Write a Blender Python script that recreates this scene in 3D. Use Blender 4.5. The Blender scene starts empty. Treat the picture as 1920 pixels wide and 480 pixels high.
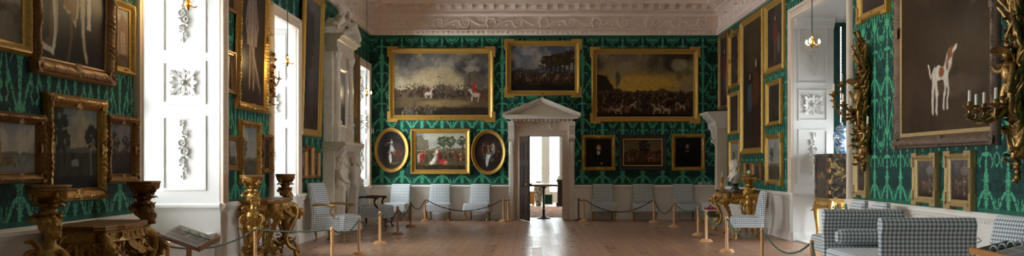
import bpy, math, random
import numpy as np
from mathutils import Vector, Matrix, Euler
PI = math.pi; R = math.radians
SC = bpy.context.scene; COL = SC.collection
F = 1960.0; CX = 998.0; CY = 310.0; H = 1.54      # focal length in px of a 1920 px frame, vanishing point, eye height
XL, XR, YB, ZD, ZC = -4.61, 5.32, 29.7, 0.985, 5.23   # walls, far wall, dado top, cornice foot
YN = -3.0
rnd = random.Random(7)

# ------------------------------------------------------------------ mesh builder
class MB:
    def __init__(s): s.v = []; s.f = []
    def add(s, vs, fs):
        o = len(s.v); s.v += [tuple(p) for p in vs]; s.f += [tuple(i + o for i in q) for q in fs]; return s
    def merge(s, m, M=None):
        vs = m.v if M is None else [tuple(M @ Vector(p)) for p in m.v]
        return s.add(vs, m.f)
    def xf(s, M): s.v = [tuple(M @ Vector(p)) for p in s.v]; return s
    def box(s, x0, x1, y0, y1, z0, z1, M=None):
        vs = [(x, y, z) for z in (z0, z1) for y in (y0, y1) for x in (x0, x1)]
        if M is not None: vs = [tuple(M @ Vector(p)) for p in vs]
        return s.add(vs, [(0, 2, 3, 1), (4, 5, 7, 6), (0, 1, 5, 4), (2, 6, 7, 3), (0, 4, 6, 2), (1, 3, 7, 5)])
    def rings(s, rs, closed=False, cap=True):
        n = len(rs[0]); vs = [p for r in rs for p in r]; fs = []
        m = len(rs)
        for i in range(m if closed else m - 1):
            a = i * n; b = ((i + 1) % m) * n
            for k in range(n):
                k2 = (k + 1) % n; fs.append((a + k, a + k2, b + k2, b + k))
        if cap and not closed:
            fs.append(tuple(range(n - 1, -1, -1))); fs.append(tuple((m - 1) * n + k for k in range(n)))
        return s.add(vs, fs)
    def tube(s, pts, rad, seg=8, closed=False, flat=1.0):
        P = [Vector(p) for p in pts]; n = len(P)
        if not isinstance(rad, (list, tuple)): rad = [rad] * n
        rs = []; prev = None
        for i in range(n):
            if closed: t = P[(i + 1) % n] - P[i - 1]
            else: t = P[min(i + 1, n - 1)] - P[max(i - 1, 0)]
            t = t.normalized() if t.length > 1e-9 else Vector((0, 0, 1))
            if prev is None:
                a = Vector((0, 0, 1)) if abs(t.z) < .9 else Vector((1, 0, 0))
                u = t.cross(a).normalized()
            else:
                u = (prev - t * prev.dot(t))
                u = u.normalized() if u.length > 1e-6 else t.orthogonal().normalized()
            prev = u; w = t.cross(u)
            rs.append([tuple(P[i] + (u * math.cos(2 * PI * k / seg) + w * flat * math.sin(2 * PI * k / seg)) * rad[i]) for k in range(seg)])
        return s.rings(rs, closed)
    def lathe(s, prof, seg=20, c=(0, 0, 0), lobes=0, amp=0.0, sx=1, sy=1):
        rs = []
        for r, z in prof:
            rs.append([(c[0] + sx * r * (1 + amp * math.cos(lobes * 2 * PI * k / seg)) * math.cos(2 * PI * k / seg),
                        c[1] + sy * r * (1 + amp * math.cos(lobes * 2 * PI * k / seg)) * math.sin(2 * PI * k / seg), c[2] + z) for k in range(seg)])
        return s.rings(rs)
    def ell(s, c, r, seg=10, rg=7, M=None):
        rs = []
        for i in range(1, rg):
            a = PI * i / rg - PI / 2
            rs.append([(r[0] * math.cos(a) * math.cos(2 * PI * k / seg), r[1] * math.cos(a) * math.sin(2 * PI * k / seg), r[2] * math.sin(a)) for k in range(seg)])
        m = MB(); m.rings(rs)
        T = Matrix.Translation(c)
        if M is not None: T = T @ M.to_4x4()
        return s.merge(m, T)
    def prism(s, poly, a, b, fn):
        """poly: 2d points; fn(u, v, d) -> 3d; from depth a to b"""
        return s.rings([[fn(u, v, a) for u, v in poly], [fn(u, v, b) for u, v in poly]])
    def build(s, name, m, parent=None, smooth=True, ang=38, uv=False, bevel=0, loc=None, subsurf=0, remesh=0):
        me = bpy.data.meshes.new(name); me.from_pydata(s.v, [], s.f); me.update()
        if smooth:
            me.polygons.foreach_set('use_smooth', [True] * len(me.polygons))
            me.set_sharp_from_angle(angle=R(ang))
        me.materials.append(m)
        if uv: boxuv(me)
        o = bpy.data.objects.new(name, me); COL.objects.link(o)
        if parent is not None: o.parent = parent
        if loc: o.location = loc
        if remesh:
            md = o.modifiers.new('fuse', 'REMESH'); md.mode = 'VOXEL'; md.voxel_size = remesh; md.use_smooth_shade = True
        if bevel:
            md = o.modifiers.new('bev', 'BEVEL'); md.width = bevel; md.segments = 2; md.limit_method = 'ANGLE'; md.angle_limit = R(40)
        if subsurf:
            md = o.modifiers.new('sub', 'SUBSURF'); md.levels = md.render_levels = subsurf
        return o

def boxuv(me):
    n = len(me.polygons)
    nl = len(me.loops); co = np.empty(len(me.vertices) * 3, 'f'); me.vertices.foreach_get('co', co); co = co.reshape(-1, 3)
    li = np.empty(nl, 'i'); me.loops.foreach_get('vertex_index', li)
    nrm = np.empty(n * 3, 'f'); me.polygons.foreach_get('normal', nrm); nrm = np.abs(nrm.reshape(-1, 3))
    tot = np.empty(n, 'i'); me.polygons.foreach_get('loop_total', tot)
    ax = np.repeat(nrm.argmax(1), tot); p = co[li]
    u = np.where(ax == 0, p[:, 1], p[:, 0]); v = np.where(ax == 2, p[:, 1], p[:, 2])
    lay = me.uv_layers.new(name='UVMap'); lay.data.foreach_set('uv', np.stack([u, v], 1).astype('f').ravel())

def empty(name, loc=(0, 0, 0), rz=0, label=None, cat=None, group=None, kind=None):
    o = bpy.data.objects.new(name, None); COL.objects.link(o); o.empty_display_size = .1
    o.location = loc; o.rotation_euler = (0, 0, rz)
    return tag(o, label, cat, group, kind)
def tag(o, label=None, cat=None, group=None, kind=None):
    if label: o['label'] = label
    if cat: o['category'] = cat
    if group: o['group'] = group
    if kind: o['kind'] = kind
    return o
def copy_tree(o, parent=None):
    c = o.copy(); COL.objects.link(c)
    if parent is not None: c.parent = parent
    for ch in list(o.children): copy_tree(ch, c)
    return c
def clone(root, loc, rz, label, group=None):
    c = copy_tree(root); c.location = loc; c.rotation_euler = (0, 0, rz); c['label'] = label
    if group: c['group'] = group
    return c
def spiral(c, r0, r1, turns, a0, u, w, n=26):
    c = Vector(c); u = Vector(u); w = Vector(w); out = []
    for i in range(n):
        t = i / (n - 1); r = r0 + (r1 - r0) * t; a = a0 + turns * 2 * PI * t
        out.append(c + u * (r * math.cos(a)) + w * (r * math.sin(a)))
    return out
def lerp(a, b, t): return a + (b - a) * t
def bez(p, n=12):
    p = [Vector(q) for q in p]; out = []
    for i in range(n):
        t = i / (n - 1); q = list(p)
        while len(q) > 1: q = [q[k].lerp(q[k + 1], t) for k in range(len(q) - 1)]
        out.append(q[0])
    return out
def leaf(mb, p, d, nrm, L, W, curl=.35, n=7):
    """a thick carved acanthus leaf: starts at p, grows along d, its lobed tip curls over toward nrm"""
    c = Vector(p); d = Vector(d).normalized(); nrm = Vector(nrm); nrm = (nrm - d * nrm.dot(d)).normalized(); s = d.cross(nrm); rs = []; n = n + 1
    for i in range(n + 1):
        t = i / n; th = curl * PI * 1.15 * t * t; e = d * math.cos(th) + nrm * math.sin(th); m = nrm * math.cos(th) - d * math.sin(th)
        if i: c = c + e * (L / n)
        w = W * max(.12, math.sin(PI * (.14 + .80 * t)) ** .7 * (1 + .2 * math.cos(9.4 * t))); k = .42 * w
        rs.append([tuple(c - s * w), tuple(c - s * w * .55 + m * k * .75), tuple(c + m * k * .55), tuple(c + s * w * .55 + m * k * .75), tuple(c + s * w), tuple(c - m * k * .55)])
    mb.rings(rs)

# ------------------------------------------------------------------ materials
class NT:
    def __init__(s, name):
        s.m = bpy.data.materials.new(name); s.m.use_nodes = True; s.t = s.m.node_tree; s.t.nodes.clear()
        s.out = s.n('ShaderNodeOutputMaterial')
    def n(s, ty, **kw):
        x = s.t.nodes.new(ty)
        for k, v in kw.items(): setattr(x, k, v)
        return x
    def L(s, a, b): s.t.links.new(a, b)
    def set(s, sock, v):
        if isinstance(v, bpy.types.NodeSocket): s.L(v, sock)
        else: sock.default_value = v
    def math(s, op, a, b=None, c=None, clamp=False):
        x = s.n('ShaderNodeMath', operation=op, use_clamp=clamp); s.set(x.inputs[0], a)
        if b is not None: s.set(x.inputs[1], b)
        if c is not None: s.set(x.inputs[2], c)
        return x.outputs[0]
    def mix(s, f, a, b, blend='MIX'):
        x = s.n('ShaderNodeMix', data_type='RGBA', blend_type=blend); s.set(x.inputs[0], f); s.set(x.inputs[6], rgba(a)); s.set(x.inputs[7], rgba(b)); return x.outputs[2]
    def noise(s, scale, detail=3, vec=None, rough=.5, dist=0):
        x = s.n('ShaderNodeTexNoise'); x.inputs['Scale'].default_value = scale; x.inputs['Detail'].default_value = detail
        x.inputs['Roughness'].default_value = rough; x.inputs['Distortion'].default_value = dist
        if vec is not None: s.L(vec, x.inputs['Vector'])
        return x.outputs['Fac']
    def obj(s): return s.n('ShaderNodeTexCoord').outputs['Object']
    def uv(s): return s.n('ShaderNodeUVMap').outputs[0]
    def sep(s, v): x = s.n('ShaderNodeSeparateXYZ'); s.L(v, x.inputs[0]); return x.outputs
    def comb(s, a, b, c=0.0):
        x = s.n('ShaderNodeCombineXYZ'); s.set(x.inputs[0], a); s.set(x.inputs[1], b); s.set(x.inputs[2], c); return x.outputs[0]
    def ramp(s, f, stops):
        x = s.n('ShaderNodeValToRGB'); s.L(f, x.inputs[0]); e = x.color_ramp.elements
        while len(e) < len(stops): e.new(.5)
        for i, (p, c) in enumerate(stops): e[i].position = p; e[i].color = rgba(c)
        return x.outputs[0]
    def fcurve(s, f, pts):
        x = s.n('ShaderNodeFloatCurve'); c = x.mapping.curves[0]
        while len(c.points) < len(pts): c.points.new(.5, .5)
        for p, (a, b) in zip(c.points, pts): p.location = (a, b); p.handle_type = 'AUTO_CLAMPED'
        x.mapping.update(); s.L(f, x.inputs['Value']); return x.outputs[0]
    def bump(s, h, strength=.3, dist=.01):
        x = s.n('ShaderNodeBump'); x.inputs['Strength'].default_value = strength; x.inputs['Distance'].default_value = dist
        s.L(h, x.inputs['Height']); return x.outputs[0]
    def bsdf(s, color, rough=.5, metal=0., normal=None, **kw):
        b = s.n('ShaderNodeBsdfPrincipled'); s.set(b.inputs['Base Color'], rgba(color)); s.set(b.inputs['Roughness'], rough); s.set(b.inputs['Metallic'], metal)
        if normal is not None: s.L(normal, b.inputs['Normal'])
        for k, v in kw.items(): s.set(b.inputs[k.replace('_', ' ')], v)
        s.L(b.outputs[0], s.out.inputs[0]); return s.m
def rgba(c):
    if isinstance(c, bpy.types.NodeSocket): return c
    return (*c, 1.0) if len(c) == 3 else c
def srgb(r, g, b):
    return tuple((x / 255 / 12.92) if x / 255 <= .04045 else ((x / 255 + .055) / 1.055) ** 2.4 for x in (r, g, b))

def simple(name, col, rough=.5, metal=0., var=.15, vs=8., bs=0., bscale=40., bdist=.004, **kw):
    t = NT(name); o = t.obj()
    c = t.mix(t.noise(vs, 4, o), tuple(x * (1 - var) for x in col), tuple(min(1, x * (1 + var)) for x in col))
    nm = t.bump(t.noise(bscale, 3, o), bs, bdist) if bs else None
    return t.bsdf(c, rough, metal, nm, **kw)
def gold_mat(name, hi, lo, rough=.38, metal=.75, bs=.5, scale=70., dist=.006):
    t = NT(name); o = t.obj(); h = t.noise(scale, 4, o, .6)
    c = t.ramp(h, [(.22, lo), (.66, hi)]); c = t.mix(t.math('MULTIPLY', t.noise(3, 3, o), .5), c, lo)
    return t.bsdf(c, rough, metal, t.bump(h, bs, dist))
M = {}; BULB = 130
def make_materials():
    M['gold'] = gold_mat('gilt_frame', srgb(214, 172, 82), srgb(146, 108, 46), .42, .45, .3, 45)
    M['gold_dark'] = gold_mat('dark_gilt_carving', srgb(176, 128, 66), srgb(86, 56, 28), .42, .5, .5, 60)
    M['gold_trophy'] = gold_mat('old_dark_gilt_branches', srgb(196, 154, 88), srgb(74, 52, 28), .34, .8, .5, 40)
    M['oldbrown'] = gold_mat('mauve_brown_carved_frame', srgb(122, 98, 78), srgb(70, 54, 44), .55, .2, .8, 90)
    M['gold_carved'] = gold_mat('carved_gilt_wood', srgb(222, 176, 96), srgb(112, 76, 34), .34, .7, .5, 45)
    M['gold_bright'] = gold_mat('bright_gilt_wood', srgb(225, 180, 92), srgb(120, 80, 30), .33, .65, .5, 50)
    M['giltpale'] = gold_mat('worn_pale_gilt', srgb(205, 178, 122), srgb(130, 104, 62), .5, .35, .35)
    M['slip'] = simple('gilt_slip', srgb(200, 160, 80), .4, .5)
    M['black'] = simple('ebonised_wood', srgb(28, 24, 22), .35, 0, .3)
    M['white'] = simple('painted_plaster', srgb(226, 220, 208), .55, 0, .03, 3, .08, 60, .002)
    M['plaster'] = simple('dusty_plaster_ornament', srgb(176, 172, 165), .6, 0, .05, 8)  # greyed so the ornament reads in the glare, standing in for its shading
    M['joinery'] = simple('white_joinery', srgb(206, 203, 197), .45, 0, .03, 3)
    M['dado'] = simple('dado_paint', srgb(234, 228, 218), .5, 0, .04, 2)
    M['cornice'] = simple('cornice_plaster', srgb(232, 214, 200), .6, 0, .06, 1.5, .1, 50, .003)
    M['ceil'] = simple('ceiling_plaster', srgb(238, 232, 224), .8, 0, .03, 1)
    M['archi'] = simple('carved_architrave_plaster', srgb(218, 200, 180), .55, 0, .05, 6, .15, 70, .003)
    M['marble'] = None
    t = NT('veined_white_marble'); o = t.obj(); v = t.noise(2.5, 6, o, .6, 1.5)
    M['marble'] = t.bsdf(t.ramp(v, [(.42, srgb(226, 216, 200)), (.5, srgb(214, 203, 187)), (.56, srgb(228, 220, 206))]), .35)
    M['statue'] = simple('statuary_marble', srgb(224, 214, 198), .45, 0, .08, 10)
    t = NT('dark_marble_top'); o = t.obj(); v = t.noise(9, 6, o, .65, 1.2)
    M['dkmarble'] = t.bsdf(t.ramp(v, [(.4, srgb(40, 34, 30)), (.52, srgb(96, 84, 70)), (.6, srgb(52, 46, 40))]), .22)
    # woven check: 0.036 m repeat
    def check(name, c1, c2, cw):
        t = NT(name); s = t.sep(t.uv()); P = .041
        def st(x):
            w = t.math('ABSOLUTE', t.math('SUBTRACT', t.math('FRACT', t.math('DIVIDE', x, P)), .5))
            return t.math('MULTIPLY_ADD', t.math('SUBTRACT', .225, w), 14, .5, clamp=True)
        a, b = st(s[0]), st(s[1])
        f = t.math('MULTIPLY', t.math('ADD', a, b), .5)
        c = t.ramp(f, [(0, cw), (.5, c1), (1, c2)])
        return t.bsdf(c, .85, 0, t.bump(t.noise(9, 3, t.obj()), .25, .02), Sheen_Weight=.15)
    M['check'] = check('blue_checked_cotton', srgb(164, 173, 177), srgb(97, 109, 114), srgb(232, 233, 230))
    M['ribbon'] = simple('cotton_ribbon', srgb(200, 206, 204), .8)
    M['gimp'] = simple('cream_wood_leg', srgb(176, 146, 96), .45, .2, .2, 30)
    M['dkwood'] = simple('dark_mahogany', srgb(52, 32, 22), .35, 0, .3, 20)
    M['paleleg'] = gold_mat('worn_gilt_leg', srgb(196, 162, 98), srgb(116, 84, 40), .42, .35, .3)
    M['post'] = simple('varnished_beech', srgb(206, 158, 108), .35, 0, .1, 14)
    M['postdk'] = simple('stained_oak_post', srgb(140, 96, 52), .35, 0, .15, 14)  # real dark wood on one post, painted-in shade on two beech ones
    t = NT('green_rope'); w = t.n('ShaderNodeTexWave'); w.inputs['Scale'].default_value = 30; t.L(t.obj(), w.inputs[0])
    M['rope'] = t.bsdf(t.mix(w.outputs[1], srgb(38, 66, 56), srgb(66, 100, 86)), .7, 0, t.bump(w.outputs[1], .6, .004))
    M['ropedk'] = simple('dark_rope', srgb(34, 40, 40), .7)
    M['paper'] = simple('laminated_page', srgb(226, 228, 230), .25, 0, .03)
    M['print'] = simple('printed_text_block', srgb(150, 152, 160), .5, 0, .3, 90)
    M['greenpaper'] = simple('dark_green_page', srgb(38, 66, 50), .3)
    M['mint'] = simple('mint_green_tab', srgb(110, 190, 150), .4)
    M['lectern'] = simple('lectern_brown_board', srgb(150, 108, 84), .4)
    M['oak'] = simple('orange_oak_edge', srgb(196, 136, 78), .35, 0, .12, 12)
    M['chrome'] = simple('polished_metal', srgb(216, 218, 220), .35, .6)
    M['brass'] = simple('brass', srgb(196, 150, 70), .25, .95)
    M['iron'] = simple('black_iron', srgb(26, 25, 25), .45, .3)
    M['wax'] = simple('ivory_candle', srgb(236, 230, 214), .5)
    M['doorwood'] = simple('dark_door', srgb(52, 40, 34), .4, 0, .2, 6)
    M['red'] = simple('red_print', srgb(176, 30, 34), .6)
    M['apple'] = simple('pale_green_glaze', srgb(160, 196, 140), .2)
    M['switch'] = simple('white_plastic', srgb(210, 214, 212), .4)
    M['signgreen'] = simple('green_sign', srgb(36, 116, 88), .4)
    M['signwhite'] = simple('sign_white', srgb(214, 226, 218), .4)
    M['olive'] = simple('olive_velvet', srgb(92, 88, 48), .9)
    M['firedark'] = simple('sooty_slate', srgb(70, 66, 62), .7)
    M['blind'] = None
    t = NT('green_venetian_slat'); M['blind'] = t.bsdf(t.mix(t.noise(3, 2, t.obj()), srgb(26, 60, 52), srgb(40, 78, 66)), .4)
    t = NT('window_glass')
    tr = t.n('ShaderNodeBsdfTransparent'); gl = t.n('ShaderNodeBsdfGlossy'); gl.inputs['Roughness'].default_value = .03
    fr = t.n('ShaderNodeFresnel'); fr.inputs[0].default_value = 1.3; mx = t.n('ShaderNodeMixShader')
    t.L(fr.outputs[0], mx.inputs[0]); t.L(tr.outputs[0], mx.inputs[1]); t.L(gl.outputs[0], mx.inputs[2]); t.L(mx.outputs[0], t.out.inputs[0]); M['glass'] = t.m
    t = NT('window_glass_with_solar_film'); tr = t.n('ShaderNodeBsdfTransparent'); tr.inputs[0].default_value = (.6, .61, .6, 1); gl = t.n('ShaderNodeBsdfGlossy'); gl.inputs['Roughness'].default_value = .03; mx = t.n('ShaderNodeMixShader'); mx.inputs[0].default_value = .05; t.L(tr.outputs[0], mx.inputs[1]); t.L(gl.outputs[0], mx.inputs[2]); t.L(mx.outputs[0], t.out.inputs[0]); M['film'] = t.m  # tint added only to dim the hall daylight and its floor reflection
    t = NT('lit_filament'); e = t.n('ShaderNodeEmission'); e.inputs[0].default_value = (1, .72, .35, 1); e.inputs[1].default_value = BULB; t.L(e.outputs[0], t.out.inputs[0]); M['bulb'] = t.m
    # blue and white porcelain
    t = NT('blue_and_white_porcelain'); o = t.obj(); v = t.noise(14, 4, o, .6, .8); z = t.sep(o)[2]
    c = t.ramp(v, [(.44, srgb(214, 222, 226)), (.52, srgb(110, 146, 172)), (.6, srgb(60, 96, 132))])
    band = t.math('GREATER_THAN', t.math('SINE', t.math('MULTIPLY', z, 42)), .93)
    M['porcelain'] = t.bsdf(t.mix(t.math('MULTIPLY', band, .7), c, srgb(60, 94, 128)), .15)
    t = NT('enamelled_vase'); o = t.obj(); v = t.noise(11, 4, o, .6, .6)
    M['vase2'] = t.bsdf(t.ramp(v, [(.42, srgb(196, 196, 184)), (.52, srgb(140, 150, 132)), (.6, srgb(120, 92, 78))]), .2)
    t = NT('black_lacquer_with_gold'); o = t.obj(); v = t.noise(7, 5, o, .62, 1.4)
    c = t.ramp(v, [(.46, srgb(26, 22, 20)), (.55, srgb(64, 52, 32)), (.66, srgb(128, 102, 60))])
    M['lacquer'] = t.bsdf(c, .32, Specular_IOR_Level=.25)
    t = NT('turkey_rug'); o = t.obj(); vo = t.n('ShaderNodeTexVoronoi'); vo.inputs['Scale'].default_value = 5; t.L(o, vo.inputs['Vector'])
    M['rug'] = t.bsdf(t.ramp(vo.outputs[0], [(.1, srgb(120, 44, 40)), (.35, srgb(176, 80, 72)), (.6, srgb(206, 176, 150))]), .95)
    # floor: boards along y, 0.17 m wide
    t = NT('oak_boards'); g = t.n('ShaderNodeNewGeometry'); s = t.sep(g.outputs['Position'])
    bx = t.math('DIVIDE', s[0], .172); ib = t.math('FLOOR', bx)
    wn = t.n('ShaderNodeTexWhiteNoise', noise_dimensions='1D'); t.L(ib, wn.inputs['W'])
    by = t.math('ADD', t.math('DIVIDE', s[1], 2.9), t.math('MULTIPLY', wn.outputs[0], 7.3)); iy = t.math('FLOOR', by)
    wn2 = t.n('ShaderNodeTexWhiteNoise', noise_dimensions='2D'); t.L(t.comb(ib, iy), wn2.inputs['Vector'])
    gr = t.noise(3, 5, t.comb(t.math('MULTIPLY', s[0], 14), t.math('ADD', t.math('MULTIPLY', s[1], .9), t.math('MULTIPLY', wn.outputs[0], 40))), .6, .6)
    c = t.ramp(wn2.outputs[0], [(0, srgb(142, 102, 76)), (.4, srgb(164, 124, 94)), (.75, srgb(180, 138, 108)), (1, srgb(152, 108, 84))])
    c = t.mix(.45, c, t.ramp(gr, [(.3, srgb(136, 98, 74)), (.7, srgb(184, 142, 112))]))
    c = t.mix(t.math('MULTIPLY', t.noise(.7, 3, g.outputs['Position']), .35), c, srgb(120, 100, 90))
    fx = t.math('ABSOLUTE', t.math('SUBTRACT', t.math('FRACT', bx), .5)); fy = t.math('ABSOLUTE', t.math('SUBTRACT', t.math('FRACT', by), .5))
    gap = t.math('MAXIMUM', t.math('GREATER_THAN', fx, .468), t.math('GREATER_THAN', fy, .4965))
    c = t.mix(t.math('MULTIPLY', gap, .75), c, srgb(44, 28, 20))
    hh = t.math('SUBTRACT', t.math('MULTIPLY', gr, .25), gap)
    M['floor'] = t.bsdf(c, t.math('MULTIPLY_ADD', wn2.outputs[0], .07, t.math('MULTIPLY_ADD', t.noise(2.2, 3, g.outputs['Position']), .18, .19)), 0, t.bump(hh, .25, .003), Specular_IOR_Level=.32)
    t = NT('pale_hall_boards'); o = t.obj()
    M['floor2'] = t.bsdf(t.mix(t.noise(5, 4, o), srgb(160, 140, 120), srgb(190, 170, 150)), .3)
    M['damask'] = damask()

def damask():
    t = NT('green_flock_damask'); s = t.sep(t.uv()); P, PV = .57, 1.62; flat = t.comb(s[0], s[1])
    du = t.math('ADD', t.math('MULTIPLY', t.math('SUBTRACT', t.noise(16, 2, flat), .5), .16), t.math('MULTIPLY', t.math('SUBTRACT', t.noise(50, 1, flat), .5), .12))
    v = t.math('FRACT', t.math('DIVIDE', t.math('SUBTRACT', s[1], .985), PV))
    u0 = t.math('MULTIPLY', t.math('ABSOLUTE', t.math('SUBTRACT', t.math('FRACT', t.math('DIVIDE', s[0], P)), .5)), 2)
    u = t.math('ADD', u0, du)
    A = t.fcurve(v, [(0, .10), (.025, .20), (.04, .12), (.06, .22), (.075, .16), (.1, .24), (.12, .20), (.145, .30), (.16, .22), (.2, .19), (.22, .20), (.236, .32), (.248, .15), (.26, .20), (.3, .12), (.36, .10), (.40, .06), (.412, .34), (.424, .44), (.438, .20), (.452, .08), (.5, .07), (.54, .13), (.555, .07), (.6, .1), (.64, .3), (.66, .34), (.68, .16), (.75, .10), (.85, .13), (.95, .16), (1, .08)])
    m1 = t.math('LESS_THAN', u, A)
    def band(C, W, a=None, b=None): return t.math('LESS_THAN', t.math('ABSOLUTE', t.math('SUBTRACT', a or u, t.fcurve(b or v, C))), t.fcurve(b or v, W))
    bands = [
        ([(0, .88), (.03, .82), (.06, .72), (.09, .60), (.12, .47), (.15, .30), (.175, .12), (1, .1)], [(0, .06), (.02, .10), (.045, .085), (.07, .125), (.09, .10), (.115, .14), (.135, .10), (.15, .12), (.172, .05), (.18, 0), (1, 0)]),
        ([(0, .97), (.02, .99), (.05, .93), (.09, .86), (.12, .82), (1, .8)], [(0, .02), (.03, .03), (.06, .02), (.09, .045), (.11, .03), (.125, 0), (1, 0)]),
        ([(0, .6), (.325, .54), (.35, .62), (.375, .61), (.40, .52), (.42, .42), (1, .5)], [(0, 0), (.32, 0), (.335, .06), (.36, .05), (.42, .06), (.43, 0), (1, 0)]),
        ([(0, .9), (.33, .96), (.36, .83), (.39, .78), (.42, .86), (.45, 1), (1, 1)], [(0, 0), (.325, 0), (.34, .05), (.39, .05), (.44, .05), (.45, 0), (1, 0)]),
        ([(0, .9), (.46, .97), (.5, .72), (.54, .5), (.58, .40), (.62, .48), (.65, .66), (1, .7)], [(0, 0), (.45, 0), (.47, .05), (.5, .06), (.53, .10), (.56, .05), (.59, .09), (.63, .05), (.65, .04), (.66, 0), (1, 0)]),
        ([(0, .2), (.657, .22), (.69, .30), (.75, .44), (.81, .62), (.86, .76), (.91, .85), (1, .92)], [(0, 0), (.65, 0), (.66, .09), (.72, .06), (.75, .09), (.79, .055), (.82, .085), (.86, .06), (.91, .05), (.97, .03), (1, 0)]),
        ([(0, .9), (.52, .9), (.6, .88), (.7, .86), (.74, .74), (.78, .84), (.82, .76), (.86, .84), (1, .9)], [(0, 0), (.52, 0), (.55, .08), (.58, 0), (.68, 0), (.70, .09), (.73, .05), (.77, .06), (.8, .1), (.83, .06), (.87, 0), (1, 0)]),
    ]
    mm = m1
    for C, W in bands: mm = t.math('MAXIMUM', mm, band(C, W))
    # arches springing from the thorny tree, and a scalloped fan at the foot
    for D, W in (([(0, .70), (.2, .70), (.5, .60), (.75, .545), (1, .52)], [(0, 0), (.3, .0), (.4, .010), (.7, .014), (1, .012)]),
                 ([(0, .9), (.12, .93), (.3, .965), (.5, .95), (.62, .91), (1, .9)], [(0, 0), (.1, .014), (.3, .010), (.5, .018), (.62, .004), (.66, 0), (1, 0)])):
        mm = t.math('MAXIMUM', mm, band(D, W, t.math('ADD', v, t.math('MULTIPLY', du, .05)), u0))
    cut = t.math('MULTIPLY', t.math('LESS_THAN', t.math('ABSOLUTE', t.math('SUBTRACT', u0, t.math('MULTIPLY_ADD', v, -.55, .2))), .03), t.math('MULTIPLY', t.math('LESS_THAN', v, .2), t.math('GREATER_THAN', t.math('SINE', t.math('MULTIPLY', s[1], 190)), -.4)))
    hole = t.math('MULTIPLY', t.math('GREATER_THAN', t.noise(26, 1, flat), .60), .8)
    lt = t.math('MULTIPLY', mm, t.math('SUBTRACT', 1, t.math('MAXIMUM', cut, hole)))
    # dotted feather veins in the dark ground
    ang = t.math('SINE', t.math('MULTIPLY', t.math('SUBTRACT', t.math('MULTIPLY', s[1], 3.2), u0), 26))
    dots = t.math('SINE', t.math('MULTIPLY', t.math('ADD', s[1], t.math('MULTIPLY', u0, .12)), 300))
    vein = t.math('MULTIPLY', t.math('GREATER_THAN', ang, .55), t.math('GREATER_THAN', dots, -.1))
    nh = t.noise(70, 2, flat)
    blot = t.math('GREATER_THAN', t.noise(9, 2, t.comb(t.math('MULTIPLY', u0, .28), s[1])), .52)
    dark = t.mix(blot, DK1, DK2)
    dark = t.mix(t.math('MULTIPLY', t.math('MULTIPLY', vein, t.math('GREATER_THAN', t.noise(5, 2, flat), .46)), .6), dark, DKV)
    c = t.mix(lt, dark, t.mix(nh, LT1, LT2))
    bd = t.math('MAXIMUM', t.math('LESS_THAN', s[1], 1.035), t.math('GREATER_THAN', s[1], 5.16))
    c = t.mix(bd, c, t.mix(nh, srgb(20, 84, 66), srgb(36, 104, 82)))
    return t.bsdf(c, t.math('MULTIPLY_ADD', lt, -.2, .75), 0, t.bump(t.math('ADD', t.math('MULTIPLY', lt, -.6), t.math('MULTIPLY', nh, .4)), .3, .004), Specular_IOR_Level=.3)
DK1, DK2, DKV, LT1, LT2 = srgb(14, 58, 52), srgb(9, 42, 39), srgb(36, 108, 88), srgb(60, 152, 112), srgb(82, 174, 130)
# ------------------------------------------------------------------ room
def S(o, label=None): return tag(o, label, None, None, 'structure')
def holed(u0, u1, z0, z1, holes, fn, d0, d1):
    us = sorted({u0, u1, *[h[0] for h in holes], *[h[1] for h in holes]}); zs = sorted({z0, z1, *[h[2] for h in holes], *[h[3] for h in holes]})
    mb = MB()
    solid = lambda i, k: 0 <= i < len(us) - 1 and 0 <= k < len(zs) - 1 and not any(h[0] <= (us[i] + us[i + 1]) / 2 <= h[1] and h[2] <= (zs[k] + zs[k + 1]) / 2 <= h[3] for h in holes)
    idx = {}
    def vid(i, k, d):
        key = (i, k, d)
        if key not in idx: idx[key] = len(mb.v); mb.v.append(fn(us[i], zs[k], d))
        return idx[key]
    for i in range(len(us) - 1):
        for k in range(len(zs) - 1):
            if not solid(i, k): continue
            q = [(i, k), (i + 1, k), (i + 1, k + 1), (i, k + 1)]
            mb.f.append(tuple(vid(a, b, d0) for a, b in q)); mb.f.append(tuple(vid(a, b, d1) for a, b in reversed(q)))
            for (di, dk, a, b) in ((0, -1, 0, 1), (1, 0, 1, 2), (0, 1, 2, 3), (-1, 0, 3, 0)):
                if not solid(i + di, k + dk):
                    mb.f.append((vid(*q[b], d0), vid(*q[a], d0), vid(*q[a], d1), vid(*q[b], d1)))
    return mb
wl = lambda u, z, d: (XL + d, u, z)       # left wall: u = y, d = into the room
wr = lambda u, z, d: (XR - d, u, z)
wb = lambda u, z, d: (u, YB - d, z)
def strip(fn, prof, u0, u1): return MB().rings([[fn(u, z, d) for d, z in prof] for u in (u0, u1)])
DADO = [(0, 0), (.055, 0), (.055, .15), (.04, .18), (.022, .19), (.022, .83), (.03, .85), (.034, .875), (.05, .89), (.055, .91), (.078, .92), (.082, .955), (.06, .975), (.05, .985), (0, .985)]
CORN = [(0, 5.23), (.07, 5.235), (.09, 5.27), (.10, 5.34), (.12, 5.375), (.07, 5.39), (.05, 5.42), (.05, 5.76), (.09, 5.79), (.12, 5.82), (.12, 5.90), (.16, 5.92), (.18, 6.06), (.44, 6.07), (.44, 6.16), (.48, 6.20), (.55, 6.25), (.56, 6.30), (.62, 6.45), (.85, 6.66), (.9, 6.7), (0, 6.7)]
ARCH = [(0, 0), (.05, .0), (.05, .03), (.035, .04), (.03, .12), (.05, .13), (.075, .15), (.075, .19), (.04, .21), (0, .21)]
WIN = {}   # n: (side fn, wall x, out sign, y0, y1, zhead, depth)

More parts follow.
